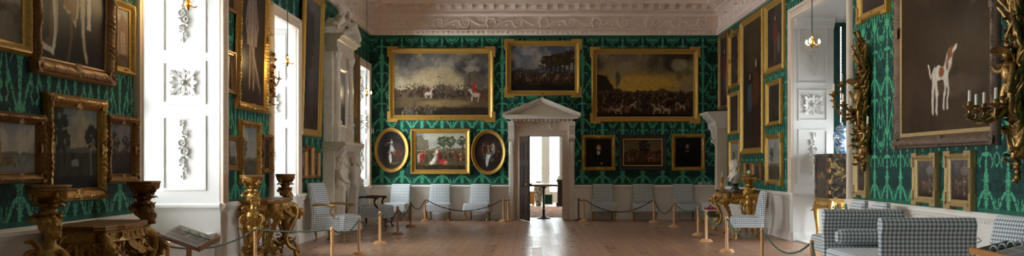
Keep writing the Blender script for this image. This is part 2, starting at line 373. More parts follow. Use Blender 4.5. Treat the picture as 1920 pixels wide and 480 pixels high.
def scroll_relief(u0, u1, zc, hgt, fn, d, fat=1.0):
    """rinceau: running spirals with leaves in low relief"""
    mb = MB(); per = hgt * 2.05; n = max(1, int((u1 - u0) / per)); per = (u1 - u0) / n; r = hgt * .45
    for i in range(n):
        c = u0 + per * (i + .5); sg = 1 if i % 2 else -1
        P = lambda q: fn(q[0], q[1], d + q[2])
        sp = spiral((c, zc, 0), r, r * .18, 1.6, PI * .9 if sg > 0 else 2.2, (1, 0, 0), (0, sg, 0), 34)
        mb.tube([P(q) for q in sp], [fat * r * .17 * (1 - .5 * k / 34) for k in range(34)], 6)
        st = bez([(c - r, zc, 0), (c - r * 1.3, zc + sg * r * .9, 0), (c - per * .6, zc + sg * r * .3, 0), (c - per + r * .4, zc - sg * r * .9, 0)], 10)
        mb.tube([P(q) for q in st], fat * r * .15, 6)
        for k in range(13):
            a = 2 * PI * k / 13; rr = r * (1.02 if k % 2 else .62)
            q = Vector((c + rr * math.cos(a), zc + rr * math.sin(a) * .95, 0)); dr = Vector((math.cos(a + .8 * sg), math.sin(a + .8 * sg), 0))
            p3 = Vector(P(q)); d3 = Vector(P(q + dr)) - p3; n3 = Vector(fn(0, 0, 1)) - Vector(fn(0, 0, 0))
            leaf(mb, p3, d3, n3, r * (.46 if k % 2 else .38), fat * r * .17, .3, 5)
        for k in range(6):
            a = 2 * PI * k / 6; mb.ell(P((c + r * .13 * math.cos(a), zc + r * .13 * math.sin(a), .012)), (r * .1,) * 3, 6, 5)
        mb.ell(P((c, zc, .02)), (r * .09,) * 3, 6, 5)
        for k, (a, b) in enumerate(((-.5, .75), (-.42, -.7), (-.55, .2), (-.5, -.25))):
            q = (c + per * a, zc + r * b * 1.15, 0); p3 = Vector(P(q)); n3 = Vector(fn(0, 0, 1)) - Vector(fn(0, 0, 0))
            leaf(mb, p3, Vector(P((q[0] + (.5 if k % 2 else -.5), q[1] + b, 0))) - p3, n3, r * .6, fat * r * .16, .3, 5)
    return mb

def drop(fn, u, ztop, zbot, w):
    """plaster festoon drop of flowers and leaves; fn(u,z,d)"""
    mb = MB(); r = random.Random(3); n3 = Vector(fn(0, 0, 1)) - Vector(fn(0, 0, 0)); z = ztop; L = ztop - zbot
    mb.tube([fn(u + .012 * math.sin(k * 1.3), lerp(ztop, zbot, k / 12), .012) for k in range(13)], .009, 6)
    ux = Vector(fn(1, 0, 0)) - Vector(fn(0, 0, 0)); uz = Vector((0, 0, 1))
    for k, (t, s) in enumerate(((.02, .7), (.2, .9), (.38, 1.1), (.52, 1.25), (.68, .9), (.82, .7), (.95, .45))):
        c = Vector(fn(u + w * .12 * (-1) ** k, lerp(ztop, zbot, t), .02)); rr = w * .26 * s
        for j in range(7):
            a = 2 * PI * j / 7 + k; d = ux * math.cos(a) + uz * math.sin(a)
            leaf(mb, c + d * rr * .2, d, n3, rr * 1.25, rr * .42, .5, 5)
        mb.ell(c + n3 * .02, (rr * .3,) * 3, 8, 6)
        if k < 6:
            for sg in (-1, 1): leaf(mb, c - uz * rr, ux * sg - uz * .9, n3, w * .42 * s, w * .11, .4, 5)
    return mb
def rosette(fn, u, z, r):
    mb = MB(); n3 = Vector(fn(0, 0, 1)) - Vector(fn(0, 0, 0)); ux = Vector(fn(1, 0, 0)) - Vector(fn(0, 0, 0)); uz = Vector((0, 0, 1)); c = Vector(fn(u, z, .006))
    for k in range(8):
        a = PI * k / 4; d = ux * math.cos(a) + uz * math.sin(a); q = 1.28 if k % 2 else .98; s = ux * -math.sin(a) + uz * math.cos(a)
        leaf(mb, c + d * r * .18, d, n3, r * .86 * q, r * .17, .16, 7)
        for sg in (-1, 1):
            leaf(mb, c + d * r * .42, d + s * sg * .8, n3, r * .45 * q, r * .09, .25, 5); leaf(mb, c + d * r * .68 * q, d + s * sg * .9, n3, r * .28 * q, r * .07, .25, 5)
    for k in range(8):
        a = PI * k / 4 + .39; leaf(mb, c, ux * math.cos(a) + uz * math.sin(a), n3, r * .34, r * .1, .6, 5)
    mb.ell(c + n3 * .03, (r * .13,) * 3, 10, 7)
    return mb

def window(n, side, y0, y1, zh, depth, p0, p1, seat=.52, sash=True, orn=True):
    fn, wx, o = (wl, XL, -1) if side == 'left' else (wr, XR, 1)
    X = lambda k: wx + o * k
    bx = lambda mb, a, b, ya, yb, za, zb: mb.box(min(X(a), X(b)), max(X(a), X(b)), ya, yb, za, zb)
    root = S(empty(f'window_{n}', (0, 0, 0)))
    for far in (True, False):
        sg = -1 if far else 1; yy = (y1 if far else y0) + sg * .006
        jf = lambda u, z, d, yy=yy, sg=sg: (X(u), yy + sg * d, z)        # u = depth into the bay
        jb = MB(); bx(jb, -.0, depth, min(yy, yy - sg * .14), max(yy, yy - sg * .14), 0, zh + .2)
        # raised panel mouldings
        for (za, zb) in ((1.17, 2.27), (2.44, 3.08), (3.2, min(zh - .12, 4.42))):
            for (ua, ub, wa, wb_) in ((p0, p1, za, za + .035), (p0, p1, zb - .035, zb), (p0, p0 + .035, za + .035, zb - .035), (p1 - .035, p1, za + .035, zb - .035)):
                a = jf(ua, wa, 0); b = jf(ub, wb_, .018); jb.box(*[f_(a[i], b[i]) for i in range(3) for f_ in (min, max)])
        jb.build('jamb', M['joinery'], root)
        strip(jf, DADO, -.02 if far else -.02, depth).build('jamb_dado', M['joinery'], root)
        if orn and far:
            m = (p0 + p1) / 2
            rosette(jf, m, 2.76, .21).build('plaster_rosette', M['plaster' if side == 'left' else 'joinery'], root)
            drop(jf, m, 2.2, 1.33, .17).build('plaster_drop', M['plaster' if side == 'left' else 'joinery'], root)
            drop(jf, m, 4.05 if zh < 4.4 else 4.2, 3.35, .17).build('plaster_drop', M['plaster' if side == 'left' else 'joinery'], root)
    sb = MB(); bx(sb, -.004, depth + .1, y0 - .14, y1 + .14, zh - .006, zh + .2); sb.build('soffit', M['joinery'], root)
    st = MB(); bx(st, .06, depth + .1, y0, y1, 0, seat); bx(st, .04, depth, y0, y1, seat, seat + .03); st.build('window_seat', M['joinery'], root)
    ab = MB(); W = .19
    for (ya, sg) in ((y0, -1), (y1, 1)): ab.rings([[fn(ya + sg * w, z if z < 2 else zh + w, d) for d, w in ARCH] for z in (.985, zh)])
    ab.rings([[fn(ya + sg * w, zh + w, d) for d, w in ARCH] for ya, sg in ((y0, -1), (y1, 1))])
    # carved egg row on the architrave
    z = 1.02
    while z < zh + .1:
        for (ya, sg) in ((y0, -1), (y1, 1)): ab.ell(fn(ya + sg * .08, z, .034), (.022, .03, .03) if True else 0, 6, 5)
        z += .085
    y = y0 - .04
    while y < y1 + .06: ab.ell(fn(y, zh + .08, .034), (.022, .03, .03), 6, 5); y += .085
    ab.build('architrave', M['archi'], root)
    if sash:
        a, b = depth - .02, depth + .04
        pn = MB(); bx(pn, depth - .03, depth + .1, y0, y1, seat, .93); bx(pn, depth - .09, depth + .1, y0, y1, .93, .97); pn.build('sill_panel', M['joinery'], root); seat = .95
        sf = MB()
        for (ya, yb, za, zb) in ((y0, y0 + .09, seat, zh), (y1 - .09, y1, seat, zh), (y0, y1, seat + .03, seat + .14), (y0, y1, zh - .1, zh), (y0, y1, 2.33, 2.42)): bx(sf, a, b, ya, yb, za, zb)
        nm = max(1, round((y1 - y0) / 1.3)) 
        for k in range(1, nm): ym = lerp(y0, y1, k / nm); bx(sf, a - .02, b, ym - .06, ym + .06, seat, zh)
        sf.build('sash_frame', M['joinery'], root)
        gb = MB()
        nc = nm * 3
        for k in range(1, nc):
            ym = lerp(y0, y1, k / nc); bx(gb, a + .01, b - .01, ym - .013, ym + .013, seat, zh)
        for k in range(1, 6): zz = lerp(seat, zh, k / 6); bx(gb, a + .01, b - .01, y0, y1, zz - .013, zz + .013)
        gb.build('glazing_bars', M['joinery'], root)
        g = MB(); bx(g, depth + .005, depth + .011, y0, y1, seat, zh); g.build('glass', M['glass'], root, smooth=False)
    WIN[n] = (X(depth + .06), (y0 + y1) / 2, (seat + zh) / 2, y1 - y0, zh - seat, -o)
    return root

def build_room():
    # openings: (y0, y1, z0, z1)
    LW = [(4.9, 7.2, 0, 4.2), (12.28, 15.42, 0, 4.2), (18.5, 20.4, 0, 4.2), (27.75, 29.3, 0, 4.2)]
    RW = [(17.55, 21.3, 0, 4.53)]
    DX0, DX1, DZ = -.333, .857, 2.36
    S(holed(YN, YB, 0, 6.8, LW, wl, -.14, 0).build('wall_left', M['damask'], uv=True, smooth=False))
    S(holed(YN, YB, 0, 6.8, RW, wr, -.14, 0).build('wall_right', M['damask'], uv=True, smooth=False))
    S(holed(XL - .14, XR + .14, 0, 6.8, [(DX0, DX1, 0, DZ)], wb, -.3, 0).build('wall_back', M['damask'], uv=True, smooth=False))
    S(MB().box(XL - .14, XR + .14, YN - .14, YN, 0, 6.8).build('wall_front', M['damask'], uv=True, smooth=False))
    S(MB().box(XL - 1.4, XR + 3, YN - .14, YB + .3, -.15, 0).build('floor', M['floor'], smooth=False))
    S(MB().box(XL - .14, XR + .14, YN - .14, YB + .3, 6.7, 6.85).build('ceiling', M['ceil'], smooth=False))
    # dado with chair rail and skirting, one run per stretch of wall
    def runs(lo, hi, holes):
        out = []; a = lo
        for h in sorted(holes):
            out.append((a, h[0])); a = h[1]
        out.append((a, hi)); return out
    n = 0
    for side, fn, holes, lo, hi in (('left', wl, LW, YN, YB), ('right', wr, RW, YN, YB), ('back', wb, [(DX0 - .32, DX1 + .32)], XL, XR)):
        mb = MB()
        for a, b in runs(lo, hi, holes):
            mb.merge(strip(fn, DADO, a, b))
            k = a + .05
            while k < b - .03 and (side != 'left' or k > 8):
                mb.box(*[f_(p, q) for p, q in zip(fn(k, .855, .02), fn(k + .035, .885, .045)) for f_ in (min, max)]); k += .075
        S(mb.build(f'baseboard_{side}', M['dado']))
    for i, (side, fn, lo, hi) in enumerate((('left', wl, YN, YB), ('right', wr, YN, YB), ('back', wb, XL, XR)), 1):
        o = S(strip(fn, CORN, lo, hi).build(f'trim_{i}', M['cornice'], ang=25))
        lo2 = max(lo, 4) if side != 'back' else lo + .1; hi2 = hi - .1
        scroll_relief(lo2, hi2, 5.59, .35, fn, .05, 1.55).build('frieze_relief', M['cornice'], o)
        md = MB(); k = lo2
        bxx = lambda mb, a, b: mb.box(*[f_(p, q) for p, q in zip(a, b) for f_ in (min, max)])
        while k < hi2:
            md.rings([[fn(kk, z, d) for d, z in ((.17, 6.065), (.17, 5.95), (.24, 5.94), (.30, 5.99), (.40, 6.02), (.42, 6.065))] for kk in (k, k + .13)]); k += .30
        md.build('modillion_row', M['cornice'], o)
        dn = MB(); k = lo2
        while k < hi2: bxx(dn, fn(k, 5.835, .10), fn(k + .045, 5.895, .145)); k += .09
        dn.build('dentil_row', M['cornice'], o)
        eg = MB(); k = lo2
        while k < hi2:
            eg.ell(fn(k, 5.305, .1), (.035, .035, .035), 6, 5); k += .14
        eg.build('leaf_moulding', M['cornice'], o)
    window(1, 'left', 12.28, 15.42, 4.2, 1.26, .2, .85)
    window(2, 'left', 18.5, 20.4, 4.2, .95, .2, .85)
    window(3, 'left', 27.75, 29.3, 4.2, .42, .06, .36)
    window(4, 'left', 4.9, 7.2, 4.2, .98, .2, .85, orn=False)
    # the right hand bay: deep, green end blinds closed, main one part raised
    w6 = window(6, 'right', 17.55, 21.3, 4.53, .82, .1, .70, seat=0.0, sash=False)
    bay = MB(); x0, x1, ya, yb = XR + .82, XR + 2.3, 16.9, 21.95
    bay.merge(holed(ya, yb, 0, 4.75, [(17.6, 21.25, .5, 4.5)], lambda u, z, d: (x1 + d, u, z), 0, .15))
    for yy, sg in ((yb, 1), (ya, -1)):
        bay.merge(holed(x0, x1, 0, 4.75, [(x0 + .02, x1 - .15, .5, 4.5)], lambda u, z, d, yy=yy, sg=sg: (u, yy + sg * d, z), 0, .15))
    bay.box(x0 - .1, x0, ya, 17.41, 0, 4.75); bay.box(x0 - .1, x0, 21.44, yb, 0, 4.75)
    bay.box(x0 - .1, x1 + .15, ya - .15, yb + .15, 4.53, 4.8)
    bay.build('bay_wall', M['joinery'], w6, smooth=False)
    cm = MB()
    for k, (d, za, zb) in enumerate(((.05, 4.33, 4.39), (.09, 4.39, 4.45), (.14, 4.45, 4.53))): cm.box(XR + .02, XR + .82, 21.3 - d, 21.3, za, zb)
    cm.build('bay_cornice', M['joinery'], w6)
    gl = MB(); gl.box(x1 + .1, x1 + .106, 17.6, 21.25, .5, 4.5); gl.build('glass', M['glass'], w6, smooth=False)
    for yy in (yb + .1, ya - .1): MB().box(x0 + .02, x1 - .15, yy, yy + .006, .5, 4.5).build('glass', M['glass'], w6, smooth=False)
    def blind(fnv, u0, u1, gap=None, top=4.45):
        mb = MB(); z = .5
        while z < top:
            for a, b in (((u0, gap - .012), (gap + .012, u1)) if gap else ((u0, u1),)):
                q = [fnv(a, z, -.010), fnv(b, z, -.010), fnv(b, z + .056, .006), fnv(a, z + .056, .006)]; q2 = [fnv(a, z, -.007), fnv(b, z, -.007), fnv(b, z + .056, .009), fnv(a, z + .056, .009)]
                mb.rings([q, q2])
            if gap: 
                q = [fnv(gap - .012, z, -.026), fnv(gap + .012, z, -.026), fnv(gap + .012, z + .026, 0), fnv(gap - .012, z + .026, 0)]; mb.rings([q, [tuple(Vector(p) + Vector((0, 0, .003))) for p in q]])
            z += .048
        return mb
    bo = empty('venetian_blind', (x0 + .6, yb - .02, .5), 0, 'green slatted blind with a line of daylight beside the lacquer cabinet vase', 'blind')
    o3 = lambda u, z, d: (u - x0 - .6, d, z - .5)
    blind(o3, x0 + .02, x1 - .15, x0 + .335).build('slats', M['blind'], bo, smooth=False)
    MB().box(-.58, .71, -.04, .03, 3.95, 4.02).build('head_rail', M['blind'], bo)
    b2 = blind(lambda u, z, d: (x1 - .04 - d, u, z + 1.75), 17.6, 21.25, None, 2.7); ob = b2.build('slats', M['blind'], w6, smooth=False)  # unseen main blind, its drop chosen to set the light entering the bay
    b3 = blind(lambda u, z, d: (u, ya + .03 + d, z), x0 + .02, x1 - .15); ob = b3.build('slats', M['blind'], w6, smooth=False)
    door_and_hall(DX0, DX1, DZ)
    side_door()

def door_and_hall(a, b, zd):
    root = S(empty('door_1', (0, 0, 0)))
    am = MB(); W = [(0, 0), (.07, 0), (.07, .05), (.05, .06), (.05, .15), (.08, .16), (.09, .2), (0, .2)]
    for x, sg in ((a, -1), (b, 1)): am.rings([[wb(x + sg * w, z if z == 0 else zd + w, d) for d, w in W] for z in (0, 1)])
    am.rings([[wb(x + sg * w, zd + w, d) for d, w in W] for x, sg in ((a, -1), (b, 1))])
    am.build('architrave', M['archi'], root)
    jb = MB(); jb.box(a - .02, a + .0, YB, YB + .3, 0, zd); jb.box(b, b + .02, YB, YB + .3, 0, zd); jb.build('door_lining', M['joinery'], root)
    mid = (a + b) / 2
    for sg in (-1, 1):
        x = mid + sg * .86
        p = MB(); p.box(x - .075, x + .075, YB - .06, YB, 0, 2.62); p.box(x - .095, x + .095, YB - .08, YB, 0, .2)
        p.box(x - .05, x + .05, YB - .075, YB, .4, 2.15)
        o = p.build('pilaster', M['white'], root, bevel=.006)
        c = MB(); c.rings([[(x + u, YB - d, z) for d, z in ((.06, 2.22), (.1, 2.24), (.13, 2.3), (.12, 2.4), (.16, 2.5), (.24, 2.6), (.3, 2.7), (.3, 2.78), (0, 2.78), (0, 2.22))] for u in (-.085, .085)])
        c.tube([(x - .09, YB - .14, 2.32), (x + .09, YB - .14, 2.32)], .05, 10); c.tube([(x - .09, YB - .25, 2.68), (x + .09, YB - .25, 2.68)], .06, 10)
        leaf(c, (x, YB - .09, 2.2), (0, -.2, -1), (0, -1, 0), .4, .06, .15)
        c.build('scroll_console', M['white'], o)
    fz = MB(); fz.box(mid - .78, mid + .78, YB - .06, YB, 2.56, 2.80); fz.build('frieze', M['archi'], root)
    scroll_relief(mid - .66, mid + .66, 2.68, .23, wb, .06, 1.7).build('frieze_carving', M['white'], root)
    cp = [(0, 2.78), (.1, 2.79), (.12, 2.83), (.30, 2.85), (.30, 2.90), (.34, 2.93), (.36, 2.96), (0, 2.97)]
    cb = MB().rings([[wb(mid + sg * (.74 + d), z, d) for d, z in cp] for sg in (-1, 1)])
    k = mid - .84
    cb.build('cornice_shelf', M['white'], root)
    dn = MB()
    for i in range(15): x = mid - .84 + i * .12; dn.box(x - .035, x + .035, YB - .22, YB, 2.775, 2.85)
    ap = (mid, 3.45)
    for sg in (-1, 1):
        for i in range(1, 8):
            t = i / 8; x = mid + sg * lerp(.95, .1, t); z = lerp(2.96, 3.33, t) - .02; dn.box(x - .035, x + .035, YB - .2, YB, z - .045, z + .03)
    dn.build('dentil_row', M['archi'], root)
    pd = MB(); pd.rings([[(mid - .95, YB - .07, 2.96), (mid + .95, YB - .07, 2.96), (mid, YB - .07, 3.36)], [(mid - .95, YB, 2.96), (mid + .95, YB, 2.96), (mid, YB, 3.36)]])
    rk = [(0, -.1), (.22, -.1), (.24, -.06), (.32, -.04), (.34, .0), (.36, .03), (0, .05)]
    for sg in (-1, 1): pd.rings([[(x, YB - d, z + h) for d, h in rk] for x, z in ((mid + sg * 1.1, 2.98), (mid, 3.42))])
    pd.build('pediment', M['white'], root)
    lf = MB(); w = 1.17
    lf.box(0, w, -.045, 0, .01, zd - .01)
    for za, zb in ((.2, .75), (.9, 1.55), (1.68, 2.2)):
        for xa, xb in ((.12, .52), (.65, 1.05)):
            for (p, q, r_, s_) in ((xa, xb, za, za + .03), (xa, xb, zb - .03, zb), (xa, xa + .03, za + .03, zb - .03), (xb - .03, xb, za + .03, zb - .03)): lf.box(p, q, -.06, .015, r_, s_)
    L = lf.build('door_leaf', M['doorwood'], root, bevel=.004); L.location = (a + .01, YB - .02, 0); L.rotation_euler = (0, 0, R(-77))
    kb = MB(); kb.ell((w - .08, -.085, 1.02), (.03, .03, .03)); kb.ell((w - .08, .04, 1.02), (.03, .03, .03)); kb.tube([(w - .08, -.09, 1.02), (w - .08, .045, 1.02)], .012); kb.box(w - .1, w - .06, -.05, .005, .93, 1.1); kb.build('door_knob', M['brass'], L)
    # the hall beyond
    y0, y1, xa, xb, zc = YB + .3, 43.0, -3.2, 4.2, 4.6
    S(MB().box(xa, xb, y0, y1, -.15, -.001).build('floor', M['floor2'], smooth=False))
    S(MB().box(xa, xb, y0, y1, zc, zc + .1).build('ceiling', M['ceil'], smooth=False))
    S(MB().box(xa - .1, xa, y0, y1, 0, zc).build('wall_hall_left', M['ceil'], smooth=False))
    S(MB().box(xb, xb + .1, y0, y1, 0, zc).build('wall_hall_right', M['ceil'], smooth=False))
    S(holed(xa, xb, 0, zc, [(-2.6, .42, .45, 4.3), (.68, 3.4, .45, 4.3)], lambda u, z, d: (u, y1 + d, z), 0, .3).build('wall_hall_end', M['joinery'], smooth=False))
    w7 = S(empty('window_7'))
    fr = MB()
    for x0_, x1_ in ((-2.6, .42), (.68, 3.4)):
        for x in (x0_ + .02, x1_ - .02): fr.box(x - .02, x + .02, y1 + .1, y1 + .16, .45, 4.3)
        for z in (.47, 1.2, 1.42, 4.28): fr.box(x0_, x1_, y1 + .1, y1 + .14, z - .014, z + .014)
    fr.build('sash_frame', M['joinery'], w7)
    g = MB(); g.box(-2.6, .42, y1 + .12, y1 + .126, .45, 4.3); g.box(.68, 3.4, y1 + .12, y1 + .126, .45, 4.3); g.build('glass', M['film'], w7, smooth=False)
    WIN[7] = (0.4, y1 + .2, 2.4, 6.4, 3.9, 'y')
    tag(MB().box(-.9, 1.6, 30.9, 38.8, 0, .012).build('rug', M['rug'], smooth=False), 'red patterned rug on the floor of the hall beyond the doorway', 'rug')
    # column on its dark pedestal
    r = empty('column', (1.17, 39.2, 0), 0, 'white column on a dark square pedestal in the hall beyond the doorway', 'column')
    q = MB(); q.box(-.27, .27, -.27, .27, 0, .16); q.box(-.23, .23, -.23, .23, .16, .92); q.box(-.27, .27, -.27, .27, .92, 1.0); q.build('pedestal', M['doorwood'], r, bevel=.01)
    q = MB(); q.lathe([(.25, 1.0), (.25, 1.06), (.21, 1.09), (.22, 1.13), (.17, 1.17), (.165, 2.4), (.15, 3.7), (.19, 3.8), (.2, 3.9), (.2, 4.6)], 20); q.build('shaft', M['joinery'], r)
    r = empty('floor_vase', (.24, 39.6, 0), 0, 'tall patterned floor vase standing behind the table in the hall doorway', 'vase')
    MB().lathe([(.08, .0), (.1, .02), (.11, .15), (.17, .45), (.2, .62), (.17, .74), (.09, .82), (.09, .88), (.15, .93), (.14, .935), (.08, .88)], 24).build('vase_body', M['vase2'], r)
    # low oak chest behind
    c = empty('side_chest', (-.22, 40.2, 0), 0, 'low orange wooden chest under the bright hall window', 'chest')
    MB().box(-.5, .3, -.2, .2, .06, .5).build('body', M['oak'], c, bevel=.01); q = MB(); q.box(-.53, .33, -.23, .23, .5, .54); q.build('lid', M['oak'], c, bevel=.006)
    for sx in (-.46, .26): 
        for sy in (-.16, .16): MB().box(sx - .03, sx + .03, sy - .03, sy + .03, 0, .07).build('foot', M['oak'], c)
    # reading stand in the doorway
    t = empty('reading_stand', (.33, 30.15, 0), 0, 'dark pedestal reading stand with open pages standing in the far doorway', 'stand')
    MB().lathe([(.2, 0), (.2, .02), (.12, .05), (.05, .08), (.035, .1), (.035, .2), (.05, .22), (.03, .25), (.03, .85), (.06, .9), (.1, .93)], 18).build('pedestal', M['dkwood'], t)
    q = MB(); q.box(-.42, .42, -.26, .26, .93, .98); q.build('desk_top', M['oak'], t, bevel=.006)
    q = MB(); q.rings([[(-.38, -.22, .982), (.38, -.22, .982), (.38, .2, .982), (-.38, .2, .982)], [(-.38, -.22, .988), (.38, -.22, .988), (.38, .2, 1.03), (-.38, .2, 1.03)]]); q.build('open_pages', M['paper'], t)
    s = empty('hanging_notice', (.46, 29.86, .42), R(8), 'small green and white notice card hung on the doorway reading stand', 'notice')
    MB().box(-.12, .12, -.012, .0, 0, .29).build('card', M['signwhite'], s); MB().box(-.095, .095, -.018, -.012, .03, .26).build('printed_panel', M['signgreen'], s)
    for sx in (-.08, .08): MB().tube([(sx, -.005, .285), (sx * .8, .02, .52)], .004, 6).build('cord', M['ropedk'], s)

def side_door():
    # doorcase on the right wall, by the far corner
    root = S(empty('door_2'))
    q = MB()
    q.box(XR - .3, XR, 28.45, 28.75, 0, 2.55); q.box(XR - .34, XR, 28.42, 28.78, 0, .22)
    q.box(XR - .26, XR, 28.75, 29.62, 2.3, 2.6)
    q.build('jamb_pier', M['archi'], root, bevel=.008)
    MB().box(XR - .02, XR - .005, 28.75, 29.65, 0, 2.3).build('door_leaf', M['joinery'], root)
    prof = [(0, 2.55), (.31, 2.55), (.34, 2.6), (.34, 2.72), (.38, 2.74), (.42, 2.82), (.48, 2.86), (.5, 2.92), (.56, 2.96), (.56, 3.0), (0, 3.02)]
    MB().rings([[(XR - d, y, z) for d, z in prof] for y in (28.38, 29.68)]).build('cornice_shelf', M['white'], root)
    c = MB(); c.rings([[(XR - d, y, z) for d, z in ((.3, 2.1), (.34, 2.12), (.36, 2.2), (.36, 2.3), (.42, 2.45), (.48, 2.6), (.3, 2.62))] for y in (28.48, 28.72)])
    c.tube([(XR - .36, 28.47, 2.2), (XR - .36, 28.73, 2.2)], .06, 10); c.build('scroll_console', M['white'], root)
# ------------------------------------------------------------------ paintings
def fbm(w, h, seed, sc=4, octv=5, asp=1.0):
    r = np.random.RandomState(seed); out = np.zeros((h, w)); amp = 1; tot = 0
    yy, xx = np.mgrid[0:h, 0:w]; xx = xx / max(1, w - 1); yy = yy / max(1, h - 1)
    for o in range(octv):
        n = int(sc * 2 ** o); nx = max(2, int(n * asp)); g = r.rand(n + 2, nx + 2)
        fx = xx * nx; fy = yy * n; ix = np.minimum(fx.astype(int), nx); iy = np.minimum(fy.astype(int), n); tx = fx - ix; ty = fy - iy
        tx = tx * tx * (3 - 2 * tx); ty = ty * ty * (3 - 2 * ty)
        a = g[iy, ix] * (1 - tx) + g[iy, ix + 1] * tx; b = g[iy + 1, ix] * (1 - tx) + g[iy + 1, ix + 1] * tx
        out += amp * (a * (1 - ty) + b * ty); tot += amp; amp *= .55
    return out / tot
class Paint:
    """a little painter: rows run bottom to top, colours sRGB 0..255"""
    def __init__(s, w, h, seed):
        s.w, s.h = w, h; s.r = np.random.RandomState(seed); s.seed = seed; s.asp = w / h
        yy, xx = np.mgrid[0:h, 0:w]; s.x = xx / (w - 1); s.y = yy / (h - 1); s.im = np.zeros((h, w, 3)); s.k = 0
        s.x = s.x + (s.noise(14, 3) - .5) * .035 / max(1, s.asp); s.y = s.y + (s.noise(14, 3) - .5) * .035
    def noise(s, sc=4, o=5): s.k += 1; return fbm(s.w, s.h, s.seed * 31 + s.k, sc, o, s.asp)
    def put(s, m, c):
        m = np.clip(m, 0, 1)[..., None]; s.im = s.im * (1 - m) + np.asarray(c, float) * m
    def grad(s, stops, t=None):
        t = s.y if t is None else t; p = [a for a, _ in stops]
        for k in range(3): s.im[..., k] = np.interp(t, p, [c[k] for _, c in stops])
    def ell(s, cx, cy, rx, ry, c, a=1., ang=0, soft=.35):
        dx = (s.x - cx) * s.asp; dy = s.y - cy; ca, sa = math.cos(ang), math.sin(ang)
        u = (dx * ca + dy * sa) / rx; v = (-dx * sa + dy * ca) / ry; d = np.sqrt(u * u + v * v)
        s.put(a * np.clip((1 - d) / soft, 0, 1), c)
    def line(s, pts, wd, c, a=1.):
        for (x0, y0), (x1, y1) in zip(pts, pts[1:]):
            ax, bx = x0 * s.asp, x1 * s.asp; dx, dy = bx - ax, y1 - y0; L = dx * dx + dy * dy + 1e-9
            t = np.clip(((s.x * s.asp - ax) * dx + (s.y - y0) * dy) / L, 0, 1)
            d = np.hypot(s.x * s.asp - ax - t * dx, s.y - y0 - t * dy); s.put(a * np.clip((wd - d) / (wd * .5), 0, 1), c)
    def poly(s, pts, c, a=1., soft=.006):
        inside = np.zeros_like(s.x, bool); n = len(pts)
        for i in range(n):
            (x0, y0), (x1, y1) = pts[i], pts[(i + 1) % n]
            cond = ((y0 > s.y) != (y1 > s.y)); xi = (x1 - x0) * (s.y - y0) / ((y1 - y0) or 1e-9) + x0; inside ^= cond & (s.x < xi)
        s.put(a * inside, c)
    def fin(s, grain=.10):
        n = s.noise(40, 2)[..., None]; s.im = s.im * (1 - grain + 2 * grain * n)
        c = np.clip(s.im / 255, 0, 1); return np.where(c <= .04045, c / 12.92, ((c + .055) / 1.055) ** 2.4)
    # --- stock passages
    def sky(s, y0, top, low, cloud, dk=None, th=.5):
        s.grad([(0, low), (y0, low), (1, top)]); n = s.noise(3, 6); s.put((n - th + .08) * 5 * (s.y > y0 - .1), cloud)
        if dk is not None: s.put((s.noise(2.5, 6) - th) * 5 * (s.y > y0), dk)
    def hills(s, y, amp, c, sc=3):
        n = fbm(s.w, 2, s.seed + s.k + 5, sc, 4, s.asp)[0]; s.k += 1; s.put((y + amp * (n - .5) * 2 - s.y)[...] * 60, c)
    def ground(s, y, c1, c2): n = s.noise(6, 5); m = (y - s.y) * 40; s.put(m, c1); s.put(np.clip(m, 0, 1) * (n - .45) * 4, c2)
    def tree(s, x, y, h, c, c2=None, w=.5):
        s.line([(x, y), (x + .01, y + h * .6)], .012 * (1 + h), (30, 24, 18))
        for k in range(46):
            a = s.r.rand() * 2 * PI; q = s.r.rand() ** .5
            cx = x + math.cos(a) * q * h * w / s.asp * .8; cy = y + h * .72 + math.sin(a) * q * h * .34; rr = h * (.05 + .07 * s.r.rand())
            s.ell(cx, cy, rr * 1.2, rr * .8, c if (c2 is None or s.r.rand() < .65) else c2, .85)
    def horse(s, x, y, k, c, rider=None, face=1):
        s.ell(x, y, .05 * k, .026 * k, c); s.ell(x + face * .045 * k / s.asp, y + .03 * k, .014 * k, .032 * k, c, 1, -face * .5); s.ell(x + face * .062 * k / s.asp, y + .05 * k, .02 * k, .010 * k, c, 1, -face * .5)
        for q in (-.04, -.03, .03, .042): s.line([(x + q * k / s.asp, y - .01 * k), (x + (q + .012 * face) * k / s.asp, y - .06 * k)], .006 * k, c)
        if rider is not None: s.ell(x, y + .045 * k, .018 * k, .036 * k, rider); s.ell(x + .004, y + .088 * k, .010 * k, .012 * k, (170, 130, 100))
    def fig(s, x, y, h, c, c2=None, lean=0., skin=(196, 156, 128)):
        """small draped figure: robe in light and dark folds, arm, head"""
        c = np.array(c, float); c2 = np.array(c2 if c2 is not None else c * .75, float)
        s.ell(x, y + h * .30, h * .15, h * .32, c2 * .7, 1, lean)
        for k in range(7): q = s.r.rand() - .5; s.ell(x + q * h * .2 / s.asp, y + h * (.08 + .5 * s.r.rand()), h * .045, h * (.12 + .1 * s.r.rand()), (c if s.r.rand() < .6 else c2) * (.75 + .45 * s.r.rand()), .9, lean + q * .8)
        hx = x + lean * -h * .5 / s.asp; sg = 1 if s.r.rand() < .5 else -1
        s.line([(hx, y + h * .66), (hx + sg * h * .2 / s.asp, y + h * (.5 + .3 * s.r.rand()))], h * .035, skin, .9); s.ell(hx, y + h * .66, h * .09, h * .1, c * .95); s.ell(hx, y + h * .83, h * .055, h * .07, skin); s.ell(hx, y + h * .87, h * .06, h * .05, (60, 42, 32), .8)
